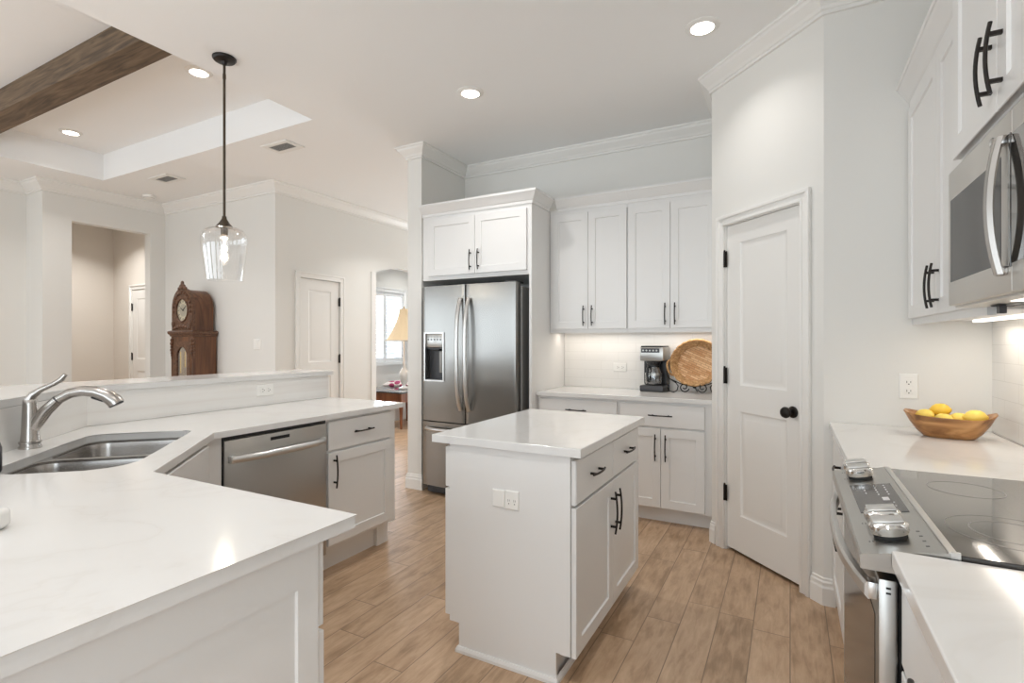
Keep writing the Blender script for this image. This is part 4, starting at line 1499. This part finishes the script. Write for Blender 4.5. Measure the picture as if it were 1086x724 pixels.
# outlet on the bar splash (faces +x)
outlet((-2.928, 2.145, 1.008), R(90), 'white outlet set sideways in the splash panel under the raised bar', horizontal=True)

# ------------------------------------------------------------------ range wall
struct('trim_6', MB().box(XR - 0.009, XR - 0.0005, -1.0, PR[1] - 0.001, 0.9145, 1.43), M['tile'], None, 'white tile backsplash behind the range', 'backsplash')
RY0, RY1 = 1.226, 1.975
for (nm, y0, y1, lbl) in (('countertop', RY1 + 0.004, PR[1] - 0.002, 'white quartz worktop between range and pantry under the lemon bowl'),
                          ('countertop', -1.2, RY0 - 0.004, 'white quartz worktop in the near right corner before the range')):
    tag(obj(nm, MB().prism([(0.172, y0), (XR - 0.010, y0), (XR - 0.010, y1), (0.172, y1)], 0.884, 0.914, 0.003), M['quartz']), lbl, 'countertop')


def range_cab(y0, y1, label, hl=0.15):
    t = thing('base_cabinet', label, 'cabinet', (XR, y1, 0), R(-90), 'range wall base cabinets')
    W_ = y1 - y0
    D_ = XR - 0.205
    base_body(t, 0, W_, D_, 0.8835, 0.105, 0.075)
    drawer(t, 0.006, W_ - 0.006, 0.702, 0.866, -D_ - 0.019, hl)
    m_ = W_ / 2
    shaker(t, 0.006, m_ - 0.0015, 0.118, 0.690, -D_ - 0.019, m_ - 0.036, 0.56, 0.185)
    shaker(t, m_ + 0.0015, W_ - 0.006, 0.118, 0.690, -D_ - 0.019, m_ + 0.036, 0.56, 0.185)
    return t


range_cab(RY1 + 0.004, PR[1] - 0.002, 'white base cabinet between range and pantry wall, seen edge on')
range_cab(0.63, RY0 - 0.004, 'white base cabinet with black pull in the near right corner')

# range (faces -x); local frame: x from far end (y = RY1) to near end, -y towards the kitchen
t = thing('range', 'stainless slide in electric range with black glass cooktop', 'range', (XR, RY1, 0), R(-90))
RW = RY1 - RY0


def ry(xw):
    return xw - XR       # world x -> local y


obj('oven_body', MB().box(0.003, RW - 0.003, ry(0.185), -0.012, 0.05, 0.895), M['black'], t)
ck = obj('cooktop', MB().box(0.001, RW - 0.001, ry(0.262), -0.012, 0.898, 0.921, 0.003), M['black_glass'], t)
for (cx, wx, rr) in ((0.21, 0.63, 0.095), (0.55, 0.63, 0.075), (0.19, 0.41, 0.080), (0.55, 0.41, 0.115), (0.55, 0.41, 0.075), (0.38, 0.60, 0.055)):
    obj('burner_ring', MB().lathe([(rr - 0.0012, 0.9214), (rr + 0.0012, 0.9214), (rr + 0.0012, 0.9208), (rr - 0.0012, 0.9208)], 48, Matrix.Translation((cx, ry(wx), 0)), closed=True, cap=False), M['ring_mark'], ck)
# front control panel, sloping to the front
mtp = Matrix(((0, 0, 1, 0), (1, 0, 0, 0), (0, 1, 0, 0), (0, 0, 0, 1)))       # (a, b) -> (y, z), extrude along x
cp = obj('control_panel', MB().prism([(ry(0.122), 0.868), (ry(0.121), 0.892), (ry(0.124), 0.897), (ry(0.255), 0.922), (ry(0.268), 0.923), (ry(0.268), 0.868)], 0.0, RW, mat=mtp), M['steel'], t)
slope = math.atan2(0.025, 0.131)


def on_panel(cx, wx, lift=0.0):
    z = 0.897 + (wx - 0.124) * math.tan(slope) + lift
    return Matrix.Translation((cx, ry(wx), z)) @ Matrix.Rotation(slope, 4, 'X')


obj('rear_trim', MB().box(0.0, RW, ry(0.258), ry(0.272), 0.921, 0.9255, 0.0015).box(RW - 0.004, RW + 0.001, ry(0.262), ry(0.276), 0.905, 0.9265), M['steel_handle'], t)
dsp = obj('display', MB().box(-0.135, 0.135, -0.048, 0.048, -0.001, 0.0012, mat=on_panel(0.345, 0.197)), M['display'], cp)
m = MB()
for (a, b, w_, h_) in [(-0.115 + 0.023 * k, 0.030, 0.010, 0.003) for k in range(5)] + [(-0.115 + 0.023 * k, 0.008, 0.009, 0.003) for k in range(5)] + [(-0.10 + 0.03 * k, -0.018, 0.012, 0.003) for k in range(3)] + [(0.02, 0.018, 0.030, 0.014), (0.055, 0.030, 0.008, 0.003), (0.085, 0.030, 0.008, 0.003), (0.085, 0.006, 0.008, 0.003), (0.105, -0.02, 0.010, 0.003)]:
    m.box(a - w_ / 2, a + w_ / 2, b - h_ / 2, b + h_ / 2, 0.0012, 0.0016, mat=on_panel(0.345, 0.197))
obj('display_icons', m, M['light_mark'], dsp)
m = MB()
for cx in (0.045, 0.13, 0.56, 0.68):
    for k in range(3):
        m.box(-0.004, 0.004, -0.0012, 0.0012, 0.0, 0.0005, mat=on_panel(cx, 0.145 + 0.006 * k, 0.0))
for k in range(4):
    m.box(-0.003, 0.003, -0.003, 0.003, 0.0, 0.0005, mat=on_panel(0.62 + 0.03 * k, 0.235, 0.0))
obj('panel_marks', m, M['mark'], cp)
for cx in (0.050, 0.125, 0.565, 0.650):
    kt = on_panel(cx, 0.185)
    kb = MB().lathe([(0.0, 0.0), (0.030, 0.0), (0.030, 0.010), (0.027, 0.014), (0.0, 0.014)], 28, kt, cap=False)
    k_ = obj('knob', MB().box(-0.026, 0.026, -0.030, 0.030, 0.013, 0.034, 0.006, 3, mat=kt).lathe([(0.0, 0.009), (0.033, 0.009), (0.035, 0.013), (0.035, 0.026), (0.031, 0.030), (0.0, 0.030)], 32, kt, cap=False), M['chrome'], t, 40)
    obj('knob_base', kb, M['dark'], k_, 40)
    obj('knob_grip', MB().box(-0.0225, 0.0225, -0.027, 0.027, 0.034, 0.038, 0.002, mat=kt), M['steel_handle'], k_, 40)
# oven door
od = obj('oven_door', MB().box(0.004, RW - 0.004, ry(0.152), ry(0.184), 0.225, 0.852, 0.004), M['steel'], t, 40)
obj('oven_window', MB().box(0.045, RW - 0.045, ry(0.1505), ry(0.153), 0.27, 0.765, 0.001), M['oven_glass'], od)
m = MB()
for z in (0.836, 0.826):
    m.box(RW - 0.0045, RW - 0.0036, ry(0.164), ry(0.172), z - 0.002, z + 0.002)
    m.box(0.0036, 0.0045, ry(0.164), ry(0.172), z - 0.002, z + 0.002)
obj('door_slots', m, M['dark'], od)
hp = []
for i in range(21):
    s = -1 + 2 * i / 20
    hp.append((RW / 2 + s * (RW / 2 - 0.012), ry(0.140) - 0.034 * (1 - abs(s) ** 2.6), 0.823))
hm = MB()
bm_ = hm.bm
rows = []
for (x, y, z) in hp:
    rows.append([bm_.verts.new((x, y + a, z + b)) for (a, b) in ((-0.010, 0.010), (-0.006, 0.016), (0.006, 0.016), (0.008, -0.014), (-0.004, -0.018), (-0.010, -0.010))])
for A, B in zip(rows, rows[1:]):
    for i in range(6):
        j = (i + 1) % 6
        bm_.faces.new((A[i], A[j], B[j], B[i]))
bm_.faces.new(rows[0])
bm_.faces.new(list(reversed(rows[-1])))
for s in (-1, 1):
    x = RW / 2 + s * (RW / 2 - 0.026)
    hm.box(x - 0.016, x + 0.016, ry(0.136), ry(0.152), 0.806, 0.840, 0.003)
obj('oven_handle', hm, M['steel_handle'], od, 30)
sd_ = obj('storage_drawer', MB().box(0.004, RW - 0.004, ry(0.155), ry(0.186), 0.065, 0.215, 0.004), M['steel'], t, 40)
obj('foot', MB().lathe([(0, 0.0), (0.018, 0.0), (0.018, 0.05), (0, 0.05)], 12, Matrix.Translation((0.05, ry(0.25), 0)), cap=False), M['black'], t)
obj('foot', MB().lathe([(0, 0.0), (0.018, 0.0), (0.018, 0.05), (0, 0.05)], 12, Matrix.Translation((RW - 0.05, ry(0.25), 0)), cap=False), M['black'], t)

# right wall cabinets
UX = 0.505
y0, y1 = RY1 + 0.006, PR[1] - 0.002
t = thing('wall_cabinet', 'white wall cabinet with black pulls between microwave and pantry wall', 'cabinet', (XR, y1, 0), R(-90), 'upper cabinets on the range wall')
W_ = y1 - y0
D_ = XR - UX
obj('cabinet_body', MB().box(0, W_, -D_, -0.010, 1.408, 2.44).box(0, W_, -D_, -D_ + 0.02, 1.392, 1.408), M['cab'], t)
m_ = W_ / 2 + 0.02
shaker(t, 0.010, m_ - 0.0015, 1.420, 2.40, -D_ - 0.019, m_ - 0.036, 1.525, 0.165)
shaker(t, m_ + 0.0015, W_ - 0.006, 1.420, 2.40, -D_ - 0.019, m_ + 0.036, 1.525, 0.165)
obj('cornice', MB().sweep([(d * 0.95, z * 1.15) for d, z in CORN], [(0.0, -D_), (W_, -D_)], 2.405), M['cab'], t)
obj('under_light', MB().box(0.1, W_ - 0.1, -0.10, -0.065, 1.398, 1.4075), M['strip_on'], t)
area('undercabinet_light', (XR - 0.085, (y0 + y1) / 2, 1.392), (0, 0, R(90)), 0.7, 0.03, 2.2, (1, 0.90, 0.78), 170)

UX2 = 0.444
t = thing('wall_cabinet', 'deeper white two door wall cabinet above the microwave', 'cabinet', (XR, RY1 + 0.005, 0), R(-90), 'upper cabinets on the range wall')
W_ = RY1 - RY0 + 0.01
D_ = XR - UX2
obj('cabinet_body', MB().box(0, W_, -D_, -0.003, 1.845, 2.62), M['cab'], t)
m_ = W_ / 2
shaker(t, 0.006, m_ - 0.0015, 1.852, 2.58, -D_ - 0.019, m_ - 0.036, 1.965, 0.165)
shaker(t, m_ + 0.0015, W_ - 0.006, 1.852, 2.58, -D_ - 0.019, m_ + 0.036, 1.965, 0.165)
obj('cornice', MB().sweep(CORN, [(0.0, -D_), (W_, -D_)], 2.61), M['cab'], t)

# near wall cabinet on the range wall is outside the frame

# microwave (faces -x)
t = thing('microwave', 'stainless over the range microwave with dark window and curved handle', 'microwave', (XR, RY1, 0), R(-90))
MX = 0.415
MZ0, MZ1 = 1.420, 1.812
obj('case', MB().box(0.004, RW - 0.004, ry(0.447), -0.012, MZ0 + 0.004, MZ1 + 0.02, 0.003), M['rubber'], t)
dz = obj('door', MB().box(0.003, 0.498, ry(MX), ry(0.446), MZ0, MZ1, 0.004), M['micro_steel'], t, 40)
obj('window', MB().box(0.028, 0.440, ry(MX - 0.0008), ry(MX + 0.003), MZ0 + 0.068, MZ1 - 0.085, 0.0008), M['oven_glass'], dz)
cpn = obj('control_panel', MB().box(0.500, RW - 0.003, ry(MX), ry(0.446), MZ0, MZ1, 0.004), M['micro_steel'], t, 40)
obj('touch_panel', MB().box(0.502, RW - 0.010, ry(MX - 0.0008), ry(MX + 0.003), MZ0 + 0.062, MZ1 - 0.055, 0.0008), M['black_glass'], cpn)
# handle: wide bowed black and steel grip
hp = []
hm = MB()
bm_ = hm.bm
rows = []
for i in range(17):
    s = -1 + 2 * i / 16
    z = (MZ0 + MZ1) / 2 - 0.005 + s * 0.150
    y = ry(MX) - 0.012 - 0.018 * (1 - s * s)
    rows.append([bm_.verts.new((0.466 + a, y + b, z)) for (a, b) in ((-0.012, 0.006), (-0.009, -0.005), (0.004, -0.009), (0.018, -0.006), (0.021, 0.003), (0.004, 0.010))])
for A, B in zip(rows, rows[1:]):
    for i in range(6):
        j = (i + 1) % 6
        bm_.faces.new((A[i], A[j], B[j], B[i]))
bm_.faces.new(rows[0])
bm_.faces.new(list(reversed(rows[-1])))
for s in (-1, 1):
    z = (MZ0 + MZ1) / 2 - 0.005 + s * 0.142
    hm.box(0.456, 0.484, ry(MX) - 0.016, ry(MX), z - 0.010, z + 0.010, 0.003)
obj('door_handle', hm, M['nickel'], dz, 30)
obj('handle_inlay', MB().box(0.482, 0.497, ry(MX - 0.0010), ry(MX + 0.003), MZ0 + 0.055, MZ1 - 0.05, 0.0008), M['black_glass'], dz)
# round badge
bdg = obj('badge', MB().lathe([(0.0, 0.0), (0.0125, 0.0), (0.0125, 0.003), (0.011, 0.004), (0.0, 0.004)], 28, Matrix.Translation((0.385, ry(MX), MZ1 - 0.036)) @ Matrix.Rotation(R(90), 4, 'X'), cap=False), M['pewter'], dz, 40)
m = MB()
mt_ = Matrix.Translation((0.385, ry(MX) - 0.0042, MZ1 - 0.036)) @ Matrix.Rotation(R(90), 4, 'X')
m.tube([mt_ @ Vector(p) for p in spiral(-0.0028, 0.0, 0.0012, 0.0045, R(30), -0.95, 0)], 0.0006, 5) if False else None
for cx in (-0.0030, 0.0034):
    pts = [mt_ @ Vector((cx + 0.0030 * math.cos(a), 0.0048 * math.sin(a), 0)) for a in [R(50 + 260 * i / 14) for i in range(15)]]
    pts.append(mt_ @ Vector((cx + 0.0005, -0.0006, 0)))
    m.tube(pts, 0.0006, 5)
obj('badge_script', m, M['plate'], bdg)
# underside: vent slots, lamp lens, bracket
obj('under_panel', MB().box(0.01, RW - 0.01, ry(0.43), -0.02, MZ0 - 0.006, MZ0 + 0.003), M['micro_steel'], t)
obj('task_light', MB().box(0.30, 0.45, ry(0.52), ry(0.47), MZ0 - 0.009, MZ0 - 0.005, 0.001), M['strip_on'], t)
obj('grease_filter', MB().box(0.08, 0.26, ry(0.68), ry(0.50), MZ0 - 0.010, MZ0 - 0.005).box(0.10, 0.24, ry(0.66), ry(0.52), MZ0 - 0.014, MZ0 - 0.009, 0.003), M['mesh_grey'], t)
obj('filter_latch', MB().lathe([(0.0, 0.0), (0.022, 0.0), (0.026, 0.004), (0.0, 0.006)], 20, Matrix.Translation((0.14, ry(0.50), MZ0 - 0.012)), cap=False).box(0.128, 0.150, ry(0.505), ry(0.49), MZ0 - 0.03, MZ0 - 0.008), M['rubber'], t)
area('microwave_task_light', (XR - 0.30, RY1 - 0.38, MZ0 - 0.012), (0, 0, R(90)), 0.14, 0.05, 2.0, (1, 0.86, 0.70), 160)

# ------------------------------------------------------------------ bowl of lemons
BX, BYY = 0.585, 2.775
BA = R(-11)
t = thing('fruit_bowl', 'carved olive wood dough bowl of lemons on the range counter', 'bowl', (BX, BYY, 0.9143), BA)
BL, BWD, BH = 0.152, 0.098, 0.090


def bowl_shape():
    m = MB()
    bm = m.bm
    n = 48

    def ring(f, z, lift=0.0, inner=0.0):
        out = []
        for i in range(n):
            a = 2 * PI * i / n
            ca, sa = math.cos(a), math.sin(a)
            e = 0.78
            x = (BL - inner) * f * math.copysign(abs(ca) ** e, ca)
            y = (BWD - inner) * f * math.copysign(abs(sa) ** e, sa)
            out.append(bm.verts.new((x, y, z + lift * (abs(ca) ** 3) + 0.003 * lift / 0.02 * math.sin(a * 3 + 1))))
        return out
    L_ = [ring(0.50, 0.0), ring(0.56, 0.003), ring(0.70, 0.022, 0.002), ring(0.86, 0.052, 0.010), ring(0.97, 0.078, 0.020), ring(1.0, 0.083, 0.022),
          ring(0.985, 0.087, 0.022), ring(0.95, 0.083, 0.020, 0.006), ring(0.82, 0.052, 0.010, 0.008), ring(0.64, 0.026, 0.002, 0.008), ring(0.4, 0.016, 0, 0.008)]
    for A, B in zip(L_, L_[1:]):
        for i in range(n):
            j = (i + 1) % n
            bm.faces.new((A[i], A[j], B[j], B[i]))
    bm.faces.new(list(reversed(L_[0])))
    bm.faces.new(L_[-1])
    return m


obj('bowl_body', bowl_shape(), M['bowl'], t, 50)


def lemon_mesh():
    m = MB()
    pr_ = [(0.0, -0.040), (0.005, -0.0385), (0.010, -0.034), (0.019, -0.027), (0.0265, -0.014), (0.028, 0.0), (0.0265, 0.014), (0.019, 0.026), (0.010, 0.032), (0.006, 0.036), (0.0, 0.038)]
    m.lathe(pr_, 20, cap=False)
    return m


LR = Matrix.Rotation(BA, 4, 'Z')
lem = [((-0.078, 0.004, 0.082), (80, 20, 30), 'lemon', 'large pale lemon at the left end of the wooden bowl'),
       ((-0.026, 0.040, 0.108), (85, 0, 75), 'lemon_deep', 'deep yellow lemon perched on top of the pile in the bowl'),
       ((-0.016, -0.036, 0.076), (90, 10, 60), 'lemon', 'small lemon low at the front middle of the bowl'),
       ((0.034, 0.004, 0.079), (95, 0, 100), 'lemon', 'lemon right of the middle in the bowl, beneath the top one'),
       ((0.084, -0.010, 0.092), (88, 5, 85), 'lemon', 'lemon at the right end of the wooden bowl')]
lm = None
for (p, r_, mt_, lb) in lem:
    v = LR @ Vector(p)
    o = thing('lemon', lb, 'lemon', (BX + v.x, BYY + v.y, 0.9143 + p[2]), 0, 'lemons in the bowl')
    o.rotation_euler = tuple(R(a) for a in r_)
    k = 1.06 if lb.startswith('large') or lb.startswith('lemon at the right') else (1.0 if 'top of' in lb else 0.92)
    o.scale = (k, k, k)
    obj('fruit', lemon_mesh(), M[mt_], o, 60)
    obj('stem_end', MB().lathe([(0.0, -0.0405), (0.0035, -0.040), (0.003, -0.038), (0.0, -0.038)], 10, cap=False), M['lemon_tip'], o)

# ------------------------------------------------------------------ grandfather clock (front faces -y)
t = thing('grandfather_clock', 'tall carved oak grandfather clock with round dial in the living room corner', 'clock', (-6.165, 3.585, 0))
hx, hy = 0.222, 0.135
bs = MB().box(-hx - .015, hx + .015, -hy - .015, hy, 0.0, 0.10, 0.006).box(-hx, hx, -hy, hy, 0.10, 0.42, 0.004).box(-hx - .012, hx + .012, -hy - .012, hy, 0.42, 0.455, 0.006)
obj('plinth', bs, M['oak'], t)
tr = MB().box(-hx + .004, hx - .004, -hy + 0.02, hy, 0.455, 1.375)
for s in (-1, 1):
    tr.box(s * (hx - 0.033) - 0.031, s * (hx - 0.033) + 0.031, -hy, -hy + 0.022, 0.455, 1.375, 0.003)
tr.box(-hx + .06, hx - .06, -hy, -hy + 0.022, 1.31, 1.375).box(-hx + .06, hx - .06, -hy, -hy + 0.022, 0.455, 0.52)
trunk = obj('trunk', tr, M['oak'], t)
obj('trunk_cornice', MB().sweep([(0, 0), (0.008, 0.004), (0.012, 0.02), (0.026, 0.034), (0.028, 0.058), (0.014, 0.066), (0.0, 0.07)], [(-hx, hy), (-hx, -hy), (hx, -hy), (hx, hy)][::1], 1.372).box(-hx, hx, -hy, hy, 1.375, 1.440), M['oak_carved'], t)
# arched glass door
def ogee(w_, z0, z1, hgt):
    pts = [(-w_, z0), (w_, z0), (w_, z1)]
    for i in range(1, 12):
        a = PI * i / 12
        pts.append((w_ * math.cos(a), z1 + hgt * math.sin(a) ** 1.4))
    pts.append((-w_, z1))
    return pts


mt_ = Matrix.Rotation(R(90), 4, 'X')
gd = obj('glass_door', MB().prism(ogee(0.105, 0.56, 1.16, 0.10), hy - 0.012, hy - 0.007, mat=mt_), M['clock_glass'], t)
obj('door_frame', MB().prism([(-0.163, 0.515), (0.163, 0.515), (0.163, 1.315), (-0.163, 1.315)], hy - 0.020, hy + 0.004, mat=mt_, holes=[ogee(0.10, 0.565, 1.16, 0.095)]), M['oak_carved'], gd)
obj('pendulum', MB().tube([(0, -hy + 0.019, 1.22), (0, -hy + 0.019, 0.78)], 0.005, 8).lathe([(0.0, 0.0), (0.05, 0.002), (0.052, 0.004), (0.0, 0.006)], 24, Matrix.Translation((0, -hy + 0.019, 0.76)) @ Matrix.Rotation(R(90), 4, 'X'), cap=False).tube([(-0.045, -hy + 0.018, 1.2), (-0.045, -hy + 0.018, 0.95)], 0.013, 10).tube([(0.045, -hy + 0.018, 1.2), (0.045, -hy + 0.018, 1.02)], 0.013, 10), M['gold'], t, 50)
# carved drops on the stiles
for s in (-1, 1):
    m = MB()
    for k, (z, r_) in enumerate(((1.33, 0.020), (1.29, 0.024), (1.25, 0.019), (1.215, 0.022), (1.18, 0.017), (1.15, 0.013), (1.125, 0.009))):
        m.ball((s * (hx - 0.022), -hy - 0.006, z), r_, 0.9, 0.7, 1.0, 10)
        m.ball((s * (hx + 0.002), -hy + 0.010, z + 0.01), r_ * 0.8, 0.6, 0.9, 1.0, 10)
    obj('carved_drop', m, M['oak_carved'], trunk, 60)
# hood: arched box
hz0 = 1.440
hw_ = 0.190
hp = [(-hw_, hz0), (hw_, hz0)]
for i in range(0, 17):
    a = PI * i / 16
    hp.append((hw_ * math.cos(a), 1.70 + 0.215 * math.sin(a)))
hood = obj('hood', MB().prism(hp, -hy + 0.02, hy - 0.035, mat=mt_), M['oak'], t, 30)
# carved front rim of the hood
outer = [(-hw_ - 0.012, hz0 + 0.001), (hw_ + 0.012, hz0 + 0.001)] + [((hw_ + 0.012) * math.cos(PI * i / 16), 1.70 + 0.232 * math.sin(PI * i / 16)) for i in range(17)]
dial_hole = [(0.118 * math.cos(2 * PI * i / 32), 1.675 + 0.132 * math.sin(2 * PI * i / 32)) for i in range(32)]
obj('hood_front', MB().prism(outer, hy - 0.035, hy + 0.002, mat=mt_, holes=[dial_hole]), M['oak_carved'], hood, 30)
m = MB()
for i in range(13):
    a = R(-8 + 196 * i / 12)
    m.ball((0.166 * math.cos(a), -hy - 0.006, 1.685 + 0.19 * math.sin(a)), 0.019, 1, 0.7, 1, 8)
obj('arch_carving', m, M['oak_carved'], hood, 60)
m = MB()
for k in range(7):
    m.ball((-0.15 + 0.05 * k, -hy - 0.004, 1.495 - 0.008 * abs(k - 3)), 0.029, 1.2, 0.6, 0.8, 8)
for s in (-1, 1):
    m.ball((s * 0.168, -hy - 0.005, 1.52), 0.026, 0.9, 0.7, 1.6, 8)
obj('hood_carving', m, M['oak_carved'], hood, 60)
obj('bezel', MB().tube([(0.118 * math.cos(2 * PI * i / 40), -hy - 0.004, 1.675 + 0.132 * math.sin(2 * PI * i / 40)) for i in range(40)], 0.009, 8, closed=True), M['oak_carved'], hood, 60)
dl = obj('dial', MB().prism([(0.116 * math.cos(2 * PI * i / 40), 0.130 * math.sin(2 * PI * i / 40)) for i in range(40)], -0.004, 0.0, mat=mt_), M['dial'], t)
dl.location = (0, -hy + 0.012, 1.675)
m = MB()
for k in range(12):
    a = 2 * PI * k / 12
    m.box(-0.0035, 0.0035, -0.0014, 0.0, -0.013, 0.013, mat=Matrix.Translation((0.088 * math.sin(a), 0, 0.100 * math.cos(a))) @ Matrix.Rotation(a, 4, 'Y'))
obj('numerals', m, M['slot'], dl)
m = MB()
for a, ln in ((R(-60), 0.055), (R(50), 0.08)):
    m.box(-0.004, 0.004, -0.0030, -0.0018, -0.012, ln, mat=Matrix.Rotation(a, 4, 'Y'))
obj('hands', m, M['black'], dl)
# crest
m = MB()
m.ball((0, -hy + 0.004, 1.945), 0.045, 1.3, 0.5, 0.8, 12).ball((0, -hy + 0.004, 1.985), 0.026, 1.0, 0.6, 1.1, 10)
for s in (-1, 1):
    m.ball((s * 0.055, -hy + 0.004, 1.925), 0.030, 1.2, 0.5, 0.7, 10)
obj('crest', m, M['oak_carved'], t, 60)

# ------------------------------------------------------------------ sitting room through the arch
TX, TY = -5.37, 6.40
t = thing('side_table', 'dark topped wooden side table through the arched opening', 'table', (TX, TY, 0))
obj('table_top', MB().box(-0.30, 0.30, -0.42, 0.42, 0.535, 0.560, 0.004), M['black_glass'], t)
obj('apron', MB().box(-0.27, 0.27, -0.39, 0.39, 0.40, 0.534), M['table'], t)
for sx_ in (-1, 1):
    for sy_ in (-1, 1):
        obj('leg', MB().lathe([(0.016, 0.0), (0.020, 0.05), (0.024, 0.2), (0.030, 0.36), (0.030, 0.40)], 12, Matrix.Translation((sx_ * 0.24, sy_ * 0.36, 0))), M['table'], t, 50)
t = thing('table_lamp', 'lit table lamp with flared cream shade partly hidden by the wall end', 'lamp', (TX - 0.04, TY + 0.04, 0.5605))
obj('lamp_base', MB().lathe([(0.0, 0.0), (0.085, 0.0), (0.088, 0.02), (0.05, 0.035), (0.025, 0.06), (0.05, 0.11), (0.075, 0.19), (0.07, 0.26), (0.035, 0.33), (0.02, 0.36), (0.030, 0.39), (0.018, 0.42), (0.012, 0.60), (0.010, 0.78), (0.0, 0.78)], 24, cap=False), M['ceramic'], t, 50)
shp = []
for i in range(13):
    s = i / 12
    shp.append((0.075 + 0.215 * (s ** 1.7), 1.27 - 0.50 * s))
shm = MB().lathe(shp, 12, cap=False)
obj('lamp_shade', shm, M['shade'], t, 20)
obj('shade_trim', MB().tube([(0.292 * math.cos(2 * PI * i / 24), 0.292 * math.sin(2 * PI * i / 24), 0.768) for i in range(24)], 0.010, 6, closed=True), M['linen'], t, 50)
obj('finial', MB().lathe([(0.0, 0.78), (0.006, 0.78), (0.006, 1.27), (0.012, 1.29), (0.0, 1.32)], 10, cap=False), M['gold'], t, 50)
l = bpy.data.lights.new('lamp_light', 'POINT')
l.energy = 8
l.color = (1, 0.75, 0.48)
l.shadow_soft_size = 0.05
lo = bpy.data.objects.new('lamp_light', l)
COL.objects.link(lo)
lo.location = (TX - 0.04, TY + 0.04, 0.5605 + 0.95)
t = thing('window_bench', 'white window bench with grey seat cushion beneath the shutters', 'bench', (-6.12, 7.25, 0))
obj('bench_base', MB().box(-0.40, 0.36, -1.15, 1.15, 0.0, 0.40, 0.004), M['trim'], t)
obj('seat_cushion', MB().box(-0.39, 0.35, -1.14, 1.14, 0.401, 0.50, 0.03, 3), M['fabric'], t, 50)
t = thing('throw_pillow', 'maroon patterned throw pillow lying on the window bench', 'pillow', (-5.98, 6.98, 0.575), R(20))
m = MB()
bmesh.ops.create_grid(m.bm, x_segments=14, y_segments=14, size=0.22)
top = list(m.bm.verts)
for v in top:
    a, b = v.co.x / 0.22, v.co.y / 0.22
    v.co.z = 0.07 * ((1 - a * a) * (1 - b * b)) ** 0.45
g = bmesh.ops.duplicate(m.bm, geom=list(m.bm.faces))
for e in g['geom']:
    if isinstance(e, bmesh.types.BMVert):
        e.co.z = -e.co.z
bmesh.ops.remove_doubles(m.bm, verts=m.bm.verts, dist=0.0005)
obj('pillow_cover', m, M['pattern'], t, 60)
